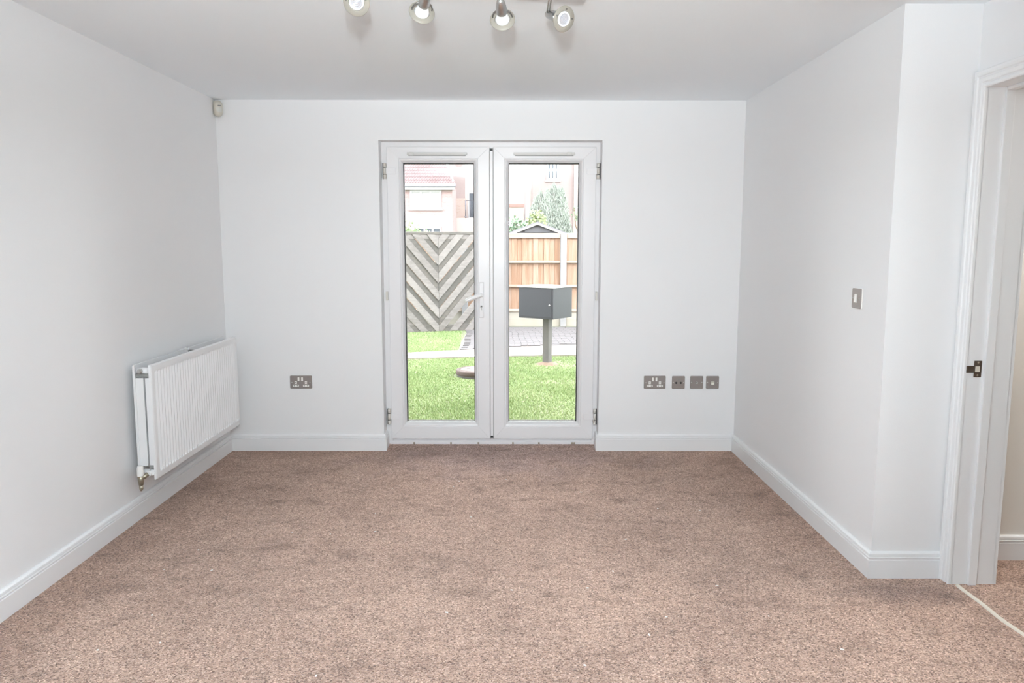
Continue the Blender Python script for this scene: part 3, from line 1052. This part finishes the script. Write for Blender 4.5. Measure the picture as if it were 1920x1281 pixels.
# ------------------------------------------------------------------ spotlight bar on the ceiling
sb = thing('spotlight_bar', 'satin nickel ceiling spotlight bar with four glass-ringed lamps', 'ceiling light', (1.73, -2.26, H))
bm = bmesh.new()
def bar_y(x): return -2.470 + (x - 1.30) * .2733
b2 = bmesh.new()
box(b2, -.447, .447, -.0225, .0225, 2.262, 2.280, .006, 3)
merge(bm, b2, Matrix.Translation((1.73, bar_y(1.73), 0)) @ Matrix.Rotation(math.atan(.2733), 4, 'Z'))
obj('bar', bm, M_CHROME, sb)
bm = bmesh.new()
lathe(bm, [(0, 2.272), (.045, 2.276), (.055, 2.284), (.055, H), (0, H)], 28, Matrix.Translation((1.73, bar_y(1.73), 0)))
obj('ceiling_rose', bm, M_CHROME, sb)
def head(c, d, ax):
    c = Vector(c); d = Vector(d).normalized()
    M = frameM(c, d)
    bm = bmesh.new()     # lamp holder, bullet shaped, behind the lamp
    lathe(bm, [(0, -.112), (.006, -.111), (.0115, -.106), (.0150, -.094), (.0180, -.075), (.0195, -.052), (.0195, -.040), (.0175, -.038), (0, -.038)], 24, M)
    hd = obj('spotlight_head', bm, M_CHROME, sb)
    bm = bmesh.new()
    tip = M @ Vector((0, 0, -.104))
    top = Vector((ax, bar_y(ax), 2.264))
    mid = Vector((top.x, top.y, max(tip.z + .012, 2.235)))
    for s in (-1, 1):
        o = Vector((.0042 * s, 0, 0))
        tube(bm, [top + o, mid + o, tip + o], .0028, 8)
    lathe(bm, [(0, 0), (.009, 0), (.009, .010), (0, .012)], 14, Matrix.Translation(tip - Vector((0, 0, .004))))
    obj('stem', bm, M_CHROME, hd)
    bm = bmesh.new()
    lathe(bm, [(.0275, -.003), (.0300, -.005), (.0445, -.001), (.0455, .001), (.0445, .003), (.0300, .0005), (.0275, .0015)], 40, M, closed=True)
    obj('glass_ring', bm, M_FROST, hd)
    bm = bmesh.new()
    lathe(bm, [(.0205, .0030), (.0215, .0048), (.0235, .005), (.0250, .004), (.0255, -.001), (.0235, -.012), (.0185, -.028), (.0150, -.042), (0, -.042)], 28, M)
    bl_ = obj('bulb', bm, M_BULB, hd)
    bm = bmesh.new()
    lathe(bm, [(0, .0040), (.003, .0030), (.006, .0042), (.009, .0030), (.012, .0042), (.015, .0030), (.018, .0042), (.0205, .0030)], 14, M, smooth=False)
    obj('bulb_lens', bm, M_LENS, hd)
    bm = bmesh.new()
    for a in (0.2, PI - .2, PI / 2):
        e = Vector((math.cos(a), math.sin(a), 0))
        pts = [e * .018 + Vector((0, 0, -.045)), e * .030 + Vector((0, 0, -.030)), e * .036 + Vector((0, 0, -.010)), e * .0345 + Vector((0, 0, .005))]
        tube(bm, [M @ p for p in pts], .0028, 8)
    obj('ring_bracket', bm, mat('dark_bracket', (0.25, 0.24, 0.23), 0.35, metal=0.9), hd)
head((1.388, -2.420, 2.192), (-.12, -.90, -.42), 1.40)
head((1.592, -2.300, 2.194), (-.26, .90, -.36), 1.605)
head((1.872, -2.215, 2.194), (.06, .93, -.34), 1.86)
head((2.092, -2.215, 2.196), (.52, -.77, -.38), 2.040)

# flecks of lint lying on the carpet
bm = bmesh.new()
spots = [(1.98, -3.27), (.92, -2.93), (2.15, -2.70), (.62, -1.95), (1.45, -2.9), (1.7, -1.3), (2.45, -1.6), (2.75, -2.1), (2.6, -3.0), (1.2, -1.25),
         (.78, -3.2), (2.20, -3.1), (1.35, -3.1), (3.05, -2.6), (1.9, -2.95), (2.3, -.9), (2.9, -1.2), (.55, -2.35), (1.6, -.7), (2.4, -2.5)]
spots += [(random.uniform(.3, 3.3), random.uniform(-3.2, -.3)) for _ in range(26)]
for x, y in spots:
    a = random.uniform(0, PI)
    l, w = random.uniform(.003, .007), random.uniform(.0015, .003)
    b2 = bmesh.new(); box(b2, -l, l, -w, w, 0.001, .005, .001, 1)
    merge(bm, b2, Matrix.Translation((x, y, 0)) @ Matrix.Rotation(a, 4, 'Z'))
tag(obj('lint', bm, M_LINT), 'small white lint flecks scattered over the brown carpet', 'lint', kind='stuff')

# ------------------------------------------------------------------ garden
GZ = -.17
def path_near(x): return 5.25 + .17 * (x - .4) if x < 2 else 5.52 + .08 * (x - 2)
def path_far(x): return 5.86 + .36 * (x - .4)

bm = bmesh.new()
quad(bm, (-30, .30, GZ), (35, .30, GZ), (35, 9.9, GZ), (-30, 9.9, GZ))
o = struct('lawn', bm, M_TURF)
bm = bmesh.new()
quad(bm, (-60, 9.9, GZ), (70, 9.9, GZ), (70, 90, GZ), (-60, 90, GZ))
struct('ground', bm, M_TURF)

def pav_edge(y):      # left boundary of the block paving
    return 1.15 + .02 * math.sin(y * 3) - max(0, (y - 8.2)) * .15
def blades(n, x0, x1, y0, y1):
    X = rng.uniform(x0, x1, n); Y = rng.uniform(y0, y1, n)
    pn = np.where(X < 2, 5.25 + .17 * (X - .4), 5.52 + .08 * (X - 2)) - .02
    pf = 5.86 + .36 * (X - .4)
    keep = (Y < pn) | ((Y > pf) & (X < 1.12))
    keep &= ~(((X - 1.52) ** 2 + (Y - 3.98) ** 2) < .30 ** 2)
    keep &= ~(((X - 2.38) ** 2 + (Y - 4.87) ** 2) < .16 ** 2)
    # thin patches of bare earth
    bare = ((X - 2.5) ** 2 / .12 + (Y - 3.55) ** 2 / .03 < 1) & (rng.random(n) < .6)
    bare |= ((X - 2.7) ** 2 / .15 + (Y - 4.9) ** 2 / .12 < 1) & (rng.random(n) < .45)
    keep &= ~bare
    return X[keep], Y[keep]
Xa, Ya = blades(210000, -1.3, 4.7, .7, 4.2)
Xb, Yb = blades(95000, -2.0, 5.0, 4.2, 5.75)
Xc, Yc = blades(75000, -1.6, 1.15, 5.75, 9.3)
X = np.concatenate([Xa, Xb, Xc]); Y = np.concatenate([Ya, Yb, Yc])
n = len(X)
hgt = rng.uniform(.008, .026, n) * (1 + .3 * np.sin(X * 3) * np.sin(Y * 2.3))
ang = rng.uniform(0, 2 * PI, n); wd = rng.uniform(.003, .006, n)
ln = rng.uniform(0, .022, n); la = rng.uniform(0, 2 * PI, n)
V = np.empty((n, 3, 3))
V[:, 0] = np.stack([X - np.cos(ang) * wd, Y - np.sin(ang) * wd, np.full(n, GZ)], 1)
V[:, 1] = np.stack([X + np.cos(ang) * wd, Y + np.sin(ang) * wd, np.full(n, GZ)], 1)
V[:, 2] = np.stack([X + np.cos(la) * ln, Y + np.sin(la) * ln, GZ + hgt], 1)
o = np_obj('grass', V.reshape(-1, 3), np.arange(n * 3).reshape(n, 3), M_GRASS)
tag(o, 'short green lawn grass in front of the fences', 'grass', kind='stuff')

# concrete path, slab by slab
pr = thing('garden_path', 'pale concrete slab path crossing the lawn', 'path', (1.5, 5.7, GZ))
edges = [-2.6, -1.75, -.9, -.05, .62, 1.48, 2.34, 3.2, 4.06, 4.9]
for a, b in zip(edges, edges[1:]):
    a2, b2_ = a + .008, b - .008
    bm = bmesh.new()
    sk = .28
    prism(bm, [(a2, path_near(a2)), (b2_, path_near(b2_)), (b2_ + sk * .6, path_far(b2_)), (a2 + sk * .6, path_far(a2))], 'z', GZ - .03, GZ + .022 + random.uniform(-.002, .002))
    obj('paving_slab', bm, M_PATH, pr)

# block paving between path and fence
dv = thing('block_paving', 'grey block paving in front of the timber fence', 'paving', (2.6, 8, GZ))
me = None
bmp = bmesh.new(); box(bmp, -.097, .097, -.047, .047, 0, .024, .004, 1)
me = bpy.data.meshes.new('paver'); bmesh.ops.recalc_face_normals(bmp, faces=bmp.faces[:]); bmp.to_mesh(me); bmp.free(); me.materials.append(M_PAVER)
cells = []
row = 0
y = 6.05
while y < 9.30:
    x = pav_edge(y) + .1 + (.1 if row % 2 else 0)
    while x < 5.2:
        if y - .06 > path_far(x + .05) and x < 5.2: cells.append((x, y))
        x += .2
    y += .1; row += 1
def vis(c):   # nearest, most central first
    return (c[1] + 5.1) + (3.0 if not (1.1 < c[0] < 3.5) else 0)
cells.sort(key=vis)
for x, y in cells[:296]:
    inst('paver', me, dv, (x, y, GZ + random.uniform(-.003, .002)))
bm = bmesh.new()
for x, y in cells[296:]:
    box(bm, x - .097, x + .097, y - .047, y + .047, GZ, GZ + .022)
tag(obj('paver_field', bm, M_PAVER, dv), kind='stuff')
bm = bmesh.new(); 
prism(bm, [(1.15, 6.15), (2, 6.46), (5.25, 7.65), (5.25, 9.36), (1.0, 9.36)], 'z', GZ + .001, GZ + .008)
obj('jointing_sand', bm, mat('paving_sand', (0.15, 0.145, 0.13), .95), dv)

# manhole cover
mh = thing('manhole_cover', 'round raised concrete drain cover set in the lawn', 'drain cover', (1.52, 3.98, GZ))
bm = bmesh.new()
lathe(bm, [(0, 0), (.262, 0), (.268, .004), (.268, .050), (.262, .058), (.225, .059), (.222, .054), (0, .054)], 48, Matrix.Translation((1.52, 3.98, GZ + .022)))
obj('cover_ring', bm, M_MANH, mh)
bm = bmesh.new()
lathe(bm, [(0, .062), (.19, .062), (.215, .060), (.218, .054), (0, .054)], 48, Matrix.Translation((1.52, 3.98, GZ + .022)))
obj('lid', bm, M_MANHTOP, mh)
bm = bmesh.new()
lathe(bm, [(0, 0), (.250, 0), (.250, .03), (0, .03)], 40, Matrix.Translation((1.52, 3.98, GZ)))
obj('base_ring', bm, M_GUTTER, mh)
bm = bmesh.new()
for s in (-1, 1): box(bm, 1.52 + s * .12 - .02, 1.52 + s * .12 + .02, 3.975, 3.99, GZ + .082, GZ + .0855)
obj('lifting_slot', bm, M_DARKHOLE, mh)

# grey box on a post
bx = thing('post_box', 'dark grey metal box with sky-lit pale lid on a square post in the lawn', 'box', (2.38, 4.87, GZ))
e1 = Vector((-.43, .30, 0)).normalized(); e2 = Vector((.27, .387, 0)).normalized()
C = Vector((2.437, 4.52, 0))
def obox(bm, o, a, b, la, lb, z0, z1, bev=.004):
    b2 = bmesh.new(); box(b2, 0, la, 0, lb, z0, z1, bev)
    Mx = Matrix(((a.x, b.x, 0, o.x), (a.y, b.y, 0, o.y), (0, 0, 1, 0), (0, 0, 0, 1)))
    merge(bm, b2, Mx)
LA, LB = .522, .470
bm = bmesh.new(); obox(bm, C, e1, e2, LA, LB, .452, .848, .005); obj('casing', bm, M_BOX, bx)
bm = bmesh.new(); obox(bm, C - e1 * .014 - e2 * .014, e1, e2, LA + .028, LB + .028, .846, .862, .003); obj('lid', bm, M_BOXTOP, bx)
bm = bmesh.new(); obox(bm, C + e1 * .02 - e2 * .004, e1, e2, LA - .04, .006, .475, .826, .002); dr = obj('door', bm, M_BOX, bx)
pl = C + e1 * .05 - e2 * .006
bm = bmesh.new(); lathe(bm, [(0, .006), (.009, .006), (.011, 0)], 14, frameM((pl.x, pl.y, .63), -e2)); obj('lock', bm, M_CHROME, dr)
PC = Vector((2.385, 4.87, 0))
bm = bmesh.new(); obox(bm, PC - (e1 + e2) * .045, e1, e2, .09, .09, GZ, .455, .004); obj('post', bm, M_POST, bx)
bm = bmesh.new(); lathe(bm, [(0, .035), (.075, .03), (.12, .012), (.15, 0)], 20, Matrix.Translation((2.385, 4.87, GZ))); 
for v in bm.verts: v.co.z += random.uniform(-.004, .004) if v.co.z > GZ + .001 else 0
obj('footing', bm, M_SOIL, bx)

# timber fence with concrete posts and gravel boards
FY = 9.6
FT = 1.60
fn = thing('timber_fence', 'orange close-board timber fence on concrete gravel boards behind the box', 'fence', (2.9, FY, GZ))
posts = [-4.66, -2.77, -.88, 1.03, 2.91, 4.79, 6.67]
bmp = bmesh.new(); box(bmp, -.057, .057, -.055, .055, 0, FT - GZ + .0, .008)
mp_ = bpy.data.meshes.new('post'); bmesh.ops.recalc_face_normals(bmp, faces=bmp.faces[:]); bmp.to_mesh(mp_); bmp.free(); mp_.materials.append(M_CONC)
for px in posts: inst('post', mp_, fn, (px, FY - .02, GZ))
def board_mesh(w, h, d, name, m, bev=.003):
    b = bmesh.new(); box(b, -w / 2, w / 2, -d / 2, d / 2, 0, h, bev, 1)
    bmesh.ops.recalc_face_normals(b, faces=b.faces[:])
    me_ = bpy.data.meshes.new(name); b.to_mesh(me_); b.free(); me_.materials.append(m)
    return me_
bd = board_mesh(.104, FT - .055 - .12, .016, 'board', M_FENCE)
for a, b in zip(posts, posts[1:]):
    x0, x1 = a + .06, b - .06
    bm = bmesh.new(); box(bm, x0, x1, FY - .02, FY + .04, GZ, .125, .006); obj('gravel_board', bm, M_PLINTH, fn)
    for z0, z1 in ((.105, .165), (.575, .628), (1.03, 1.083)):
        bm = bmesh.new(); prism(bm, [(FY + .0, z0 - .0), (FY - .045, z0 + .012), (FY - .045, z1 - .012), (FY, z1)], 'x', x0, x1); obj('rail', bm, M_FRAIL, fn)
    bm = bmesh.new(); box(bm, x0, x1, FY - .03, FY + .045, FT - .09, FT, .006); obj('top_rail', bm, M_FRAIL, fn)
    nb = 17
    for k in range(nb):
        x = x0 + (x1 - x0) * (k + .5) / nb
        inst('board', bd, fn, (x, FY + .010 + (.012 if k % 2 else 0), .125), 0)

# chevron panel, weathered, leaning a little out of true
vp = thing('chevron_panel', 'weathered grey chevron slat panel standing at the lawn edge', 'fence panel', (.62, 8.75, GZ))
VA = .11     # yaw: its right end stands farther off
ca, sa = math.cos(VA), math.sin(VA)
VT0, VT1, VW = .0, 1.785, .915
Mv = Matrix.Translation((.62, 8.62, GZ - .0)) @ Matrix.Rotation(VA * 2.4, 4, 'Z')
def vobj(name, bm, m):
    bmesh.ops.transform(bm, matrix=Mv, verts=bm.verts)
    return obj(name, bm, m, vp)
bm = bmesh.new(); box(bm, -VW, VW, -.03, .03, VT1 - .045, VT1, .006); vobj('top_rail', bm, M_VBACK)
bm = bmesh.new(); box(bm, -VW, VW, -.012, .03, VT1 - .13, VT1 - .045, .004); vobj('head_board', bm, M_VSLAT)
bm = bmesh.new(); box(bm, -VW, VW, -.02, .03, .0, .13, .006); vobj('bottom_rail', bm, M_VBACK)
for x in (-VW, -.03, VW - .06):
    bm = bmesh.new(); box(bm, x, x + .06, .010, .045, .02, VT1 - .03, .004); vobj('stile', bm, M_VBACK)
def slat(s, zc, w, y, m, name):
    """slat from the centre line (bottom end at height zc) up and out at 45 degrees, clipped to the panel."""
    h = w / 2 / math.cos(math.atan(1.18))
    lo, hi = .02, VT1 - .05
    poly = [(0.0, zc - h), (0.0, zc + h), (VW, zc + h + VW * 1.18), (VW, zc - h + VW * 1.18)]
    def clip(P, val, keep_above):
        out = []
        for i in range(len(P)):
            a, b = P[i], P[(i + 1) % len(P)]
            ia = (a[1] >= val) if keep_above else (a[1] <= val)
            ib = (b[1] >= val) if keep_above else (b[1] <= val)
            if ia: out.append(a)
            if ia != ib:
                t = (val - a[1]) / (b[1] - a[1])
                out.append((a[0] + (b[0] - a[0]) * t, val))
        return out
    poly = clip(poly, hi, False)
    if len(poly) >= 3: poly = clip(poly, lo, True)
    if len(poly) < 3: return
    P = [(s * (p[0] + .002), p[1]) for p in poly]
    bm = bmesh.new(); prism(bm, P, 'y', y - .009, y + .009)
    vobj(name, bm, m)
pitch = .312
z = -1.22
k = 0
while z < VT1 + .1:
    for s in (-1, 1):
        j = random.uniform(-.012, .012)
        slat(s, z + j, .108, -.022 + random.uniform(-.003, .003), M_VSLAT, 'slat')
        if random.random() < .9:
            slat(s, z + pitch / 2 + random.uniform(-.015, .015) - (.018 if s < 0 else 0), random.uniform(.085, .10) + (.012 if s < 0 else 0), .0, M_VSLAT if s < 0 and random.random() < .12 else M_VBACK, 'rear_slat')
    z += pitch; k += 1

# ------------------------------------------------------------------ beyond the fence
def foliage(name, lobes, n, size, m, parent, upright=False):
    """lobes: [(cx,cy,cz,rx,ry,rz,shape)]"""
    tot = sum(l[3] * l[5] for l in lobes)
    Vs = []
    for cx, cy, cz, rx, ry, rz in lobes:
        k = int(n * rx * rz / tot)
        d = rng.normal(size=(k, 3)); d /= np.linalg.norm(d, axis=1)[:, None]
        r = rng.uniform(.25, 1.02, k) ** .5
        P = d * r[:, None] * np.array([rx, ry, rz])
        if upright:    # columns that round off into soft points
            t = rng.uniform(0, 1, k)
            q = np.sqrt(rng.uniform(.15, 1, k)) * np.minimum(1.0, 1.5 * (1 - t) ** .62)
            a_ = rng.uniform(0, 2 * PI, k)
            P = np.stack([q * np.cos(a_) * rx, q * np.sin(a_) * ry, (2 * t - 1) * rz], 1)
        P += np.array([cx, cy, cz])
        if upright:
            a = np.stack([rng.normal(0, .25, k), rng.normal(0, .25, k), np.ones(k)], 1)
        else:
            a = rng.normal(size=(k, 3))
        a /= np.linalg.norm(a, axis=1)[:, None]
        b = rng.normal(size=(k, 3)); b -= a * (a * b).sum(1)[:, None]; b /= np.linalg.norm(b, axis=1)[:, None]
        s = size * rng.uniform(.6, 1.3, k)[:, None]
        wdt = .2 if upright else .5
        Vs.append(np.stack([P - a * s, P + b * s * wdt, P + a * s, P - b * s * wdt], 1))
    V = np.concatenate(Vs)
    return np_obj(name, V.reshape(-1, 3), np.arange(len(V) * 4).reshape(-1, 4), m, parent)

cf = thing('conifer_tree', 'dark green columnar conifer, paled by glare veil, rising behind the timber fence', 'tree', (3.5, 25, GZ))
foliage('foliage', [(3.58, 25, 1.35, .66, .8, 2.38), (3.05, 25, 1.35, .58, .6, 2.14), (3.32, 24.8, 1.3, .62, .7, 2.2), (3.90, 25, 1.3, .52, .6, 2.26), (2.84, 24.9, 1.2, .42, .5, 2.0), (3.78, 24.8, 1.3, .5, .6, 2.3), (2.75, 24.9, .9, .5, .4, 2.0), (3.2, 24.7, .7, .9, .5, 1.9), (3.9, 24.7, .6, .75, .5, 2.1), (3.85, 24.8, .8, .7, .6, 1.9)], 110000, .045, M_CONIFER, cf, True)
bm = bmesh.new(); tube(bm, [(3.5, 25, GZ), (3.5, 25, 2.6)], [.16, .05], 10); obj('trunk', bm, M_BARK, cf)

def shrub(label, lobes, n, size, m, base):
    t = thing('shrub', label, 'shrub', base)
    foliage('foliage', lobes, n, size, m, t)
    bm = bmesh.new()
    zt = lobes[0][2]
    for k in range(4):
        tube(bm, [base, (base[0] + random.uniform(-.1, .1), base[1], (base[2] + zt) / 2), (base[0] + random.uniform(-.35, .35), base[1] + random.uniform(-.2, .2), zt)], [.03, .022, .01], 6)
    obj('stem', bm, M_BARK, t)
shrub('leafy green bush left of the shed, behind timber fence', [(1.98, 15, 1.48, .50, .4, .66), (1.55, 15, 1.35, .45, .4, .6)], 2600, .055, M_LEAFG, (1.85, 15, GZ))
shrub('yellow-green bush between the shed and the conifer', [(2.62, 16.5, 1.75, .34, .3, .62)], 800, .055, M_LEAFY, (2.62, 16.5, GZ))
shrub('light green bush rising over left end of chevron panel', [(-.52, 13, 1.36, .42, .4, .62), (-.08, 13, 1.10, .42, .4, .62), (-1.1, 13, 1.5, .5, .4, .6)], 2200, .055, M_LEAFL, (-.6, 13, GZ))
# bare branching shrub at the right
tb = thing('bare_tree', 'thin bare branching tree right of the conifer', 'tree', (4.62, 24, GZ))
bm = bmesh.new()
tube(bm, [(4.62, 24, GZ), (4.6, 24, 1.4), (4.45, 24, 2.5)], [.07, .055, .03], 8)
obj('trunk', bm, M_BARK, tb)
bm = bmesh.new()
tube(bm, [(4.58, 24, 1.6), (4.34, 24, 2.1), (4.28, 24, 2.75)], [.04, .03, .015], 6)
tube(bm, [(4.50, 24, 2.2), (4.66, 24, 2.6), (4.60, 24, 2.95)], [.03, .02, .01], 6)
obj('branch', bm, M_BARK, tb)
foliage('foliage', [(4.40, 24, 2.55, .25, .2, .3)], 90, .06, M_LEAFG, tb)

# shed
SY = 13.0
sh = thing('garden_shed', 'dark gabled shed with white bargeboards behind the timber fence', 'shed', (2.6, SY, GZ))
AX, AZ, EX, EZ = 2.53, 1.90, .78, 1.60
bm = bmesh.new()
prism(bm, [(AX - EX + .06, GZ), (AX + EX - .06, GZ), (AX + EX - .06, EZ), (AX, AZ - .02), (AX - EX + .06, EZ)], 'y', SY + .02, SY + 1.2)
obj('wall', bm, M_SHED, sh)
zz = .9
while zz < 1.85:
    hw = min(EX - .06, (AZ - zz - .105) / (AZ - EZ) * EX - .0)
    if hw > .06:
        bm = bmesh.new(); prism(bm, [(SY + .02, zz), (SY - .008, zz), (SY + .006, zz + .105), (SY + .02, zz + .105)], 'x', AX - hw + .03, AX + hw - .03)
        obj('board', bm, M_SHED, sh)
    zz += .11
for s in (-1, 1):
    n_ = Vector((EX, 0, -(AZ - EZ))).normalized()
    bm = bmesh.new()
    P = [(AX, AZ), (AX + s * (EX + .08), EZ - .03), (AX + s * (EX + .08), EZ - .085), (AX, AZ - .052)]
    prism(bm, P, 'y', SY - .05, SY - .02)
    obj('bargeboard', bm, M_WHITEPAINT, sh)
    bm = bmesh.new()
    P = [(AX, AZ + .02), (AX + s * (EX + .09), EZ - .012), (AX + s * (EX + .09), EZ - .035), (AX, AZ - .005)]
    prism(bm, P, 'y', SY - .05, SY + 1.3)
    obj('roof_slope', bm, M_GUTTER, sh)

# brick house on the left
HY = 40.0
ho = thing('brick_house', 'pink brick house with tiled roof and wide white window', 'house', (-5.5, HY, GZ))
bm = bmesh.new(); box(bm, -12, -1.46, HY, HY + 3.4, GZ, 4.72); obj('wall', bm, M_BRICK, ho)
bm = bmesh.new(); box(bm, -12.2, -1.30, HY - .32, HY + .02, 4.50, 4.66); obj('fascia', bm, M_WHITEPAINT, ho)
bm = bmesh.new(); box(bm, -12.2, -1.22, HY - .45, HY - .30, 4.655, 4.83, .04); obj('gutter', bm, M_GUTTER, ho)
# pantiles: rolls across, courses lapping up the slope
NC, pitchx = 13, .155
ye, ze = HY - .36, 4.80
sl = math.radians(38)
rows_v, F = [], []
xs = np.arange(-12.2, -1.30, pitchx / 4)
def roll(x): return .05 * max(0, math.sin(2 * PI * x / pitchx))
Vt = []
for c in range(NC):
    d0, d1 = c * .33, (c + 1) * .33 + .03
    xlim = -1.30 - .16 * c * .33 * 1.6
    cx = [x for x in xs if x <= xlim]
    base = len(Vt)
    for x in cx:
        for d, lift in ((d0, .0), (d0, .085), (d1, .012)):
            Vt.append((x, ye + d * math.cos(sl), ze + d * math.sin(sl) + lift + roll(x)))
    for i in range(len(cx) - 1):
        a = base + i * 3
        F.append((a, a + 3, a + 4, a + 1)); F.append((a + 1, a + 4, a + 5, a + 2))
tl = np_obj('roof_tile', Vt, F, M_TILE, ho); tag(tl, kind='stuff')
bm = bmesh.new()
P = [(HY - .36, 4.76), (HY - .36 + 4.3 * math.cos(sl), 4.76 + 4.3 * math.sin(sl)), (HY + 3.5, 4.76)]
prism(bm, P, 'x', -12.1, -2.0); obj('roof_slab', bm, M_TILE, ho)
bm = bmesh.new()
tube(bm, [(-1.33, ye, ze), (-1.33 - .256 * 3.5 , ye + 3.5 * math.cos(sl), ze + 3.5 * math.sin(sl) + .05)], .07, 6); obj('verge', bm, M_WHITEPAINT, ho)
def far_window(parent, x0, x1, z0, z1, y, cols, rows, blind=False, fr=.07, glass=None):
    bm = bmesh.new()
    box(bm, x0, x1, y - .06, y + .02, z0, z0 + fr); box(bm, x0, x1, y - .06, y + .02, z1 - fr, z1)
    for k in range(cols + 1):
        x = x0 + (x1 - x0 - fr) * k / cols
        box(bm, x, x + fr, y - .06, y + .02, z0 + fr, z1 - fr)
    for k in range(1, rows):
        z = z0 + (z1 - z0 - fr) * k / rows
        box(bm, x0 + fr, x1 - fr, y - .055, y + .02, z, z + fr)
    w = obj('window', bm, M_WHITEPAINT, parent)
    for c in range(cols):
        for r in range(rows):
            xa = x0 + (x1 - x0 - fr) * c / cols + fr; xb = x0 + (x1 - x0 - fr) * (c + 1) / cols
            za = z0 + (z1 - z0 - fr) * r / rows + fr; zb = z0 + (z1 - z0 - fr) * (r + 1) / rows
            bm = bmesh.new(); box(bm, xa, xb, y - .03, y - .02, za, zb)
            obj('pane', bm, M_BLIND if blind else M_FARGLASS, w)
    return w
far_window(ho, -3.90, -2.08, 3.42, 4.50, HY, 3, 1, True, .12)
far_window(ho, -3.60, -2.10, 1.35, 2.40, HY, 3, 1, False, .10)
bm = bmesh.new(); box(bm, -4.0, -2.0, HY - .10, HY, 3.34, 3.42); obj('sill', bm, M_WHITEPAINT, ho)

# long pale block behind
BY = 45.0
bl = thing('apartment_block', 'long pale brick apartment block behind conifer and shed', 'building', (6, BY, GZ))
bm = bmesh.new(); box(bm, -4.5, 3.3, BY, BY + 9, GZ, 11); obj('wall', bm, M_RENDER, bl)
bm = bmesh.new(); box(bm, 3.3, 18, BY - .12, BY + 9, GZ, 11); obj('brick_wall', bm, M_BRICK2, bl)
bm = bmesh.new(); prism(bm, [(BY - .5, 11), (BY + 4.5, 14), (BY + 9.5, 11)], 'x', -5, 18.5); obj('roof', bm, M_TILE, bl)
bm = bmesh.new(); box(bm, -3.0, -1.0, BY - .1, BY, 3.0, 7.4); obj('brick_panel', bm, M_BRICK2, bl)
bm = bmesh.new(); box(bm, -1.7, -.92, BY - .5, BY - .1, 3.0, 4.3); obj('brick_pier', bm, M_BRICK3, bl)
bm = bmesh.new(); box(bm, -2.0, 1.0, BY - 1.3, BY - .5, GZ, 3.02); obj('balcony_base', bm, M_RENDER, bl)
far_window(bl, -.80, .60, 3.05, 4.70, BY, 4, 1, False, .06)
bm = bmesh.new()
tube(bm, [(-.92, BY - 1.2, 4.12), (.9, BY - 1.2, 4.12)], .025, 6)
tube(bm, [(-.92, BY - 1.2, 3.02), (-.92, BY - 1.2, 4.14)], .035, 6)
lathe(bm, [(0, -.07), (.06, -.04), (.075, 0), (.06, .04), (0, .07)], 10, Matrix.Translation((-.92, BY - 1.2, 3.1)))
for x in np.arange(-.75, .9, .16): tube(bm, [(x, BY - 1.2, 3.05), (x, BY - 1.2, 4.12)], .009, 5)
obj('railing', bm, M_RAIL, bl)
far_window(bl, 4.20, 5.00, 5.45, 7.9, BY - .12, 3, 4, False, .13)
bm = bmesh.new(); box(bm, 4.1, 5.1, BY - .2, BY - .12, 5.36, 5.45); obj('sill', bm, M_WHITEPAINT, bl)
bm = bmesh.new(); box(bm, 2.86, 3.12, BY - .3, BY - .12, GZ, 5.1); obj('downpipe', bm, M_WHITEPAINT, bl)
bm = bmesh.new(); box(bm, 5.95, 6.2, BY - .32, BY - .12, GZ, 11); obj('brick_quoin', bm, M_BRICK3, bl)
gw = thing('garden_wall', 'low orange brick wall with red coping beyond the shed', 'wall', (1.6, 43, GZ))
bm = bmesh.new(); box(bm, .6, 2.70, 43, 43.25, GZ, 3.68); obj('wall', bm, M_BRICK3, gw)
bm = bmesh.new(); box(bm, .55, 2.75, 42.95, 43.3, 3.68, 3.86); obj('coping', bm, M_RED, gw)
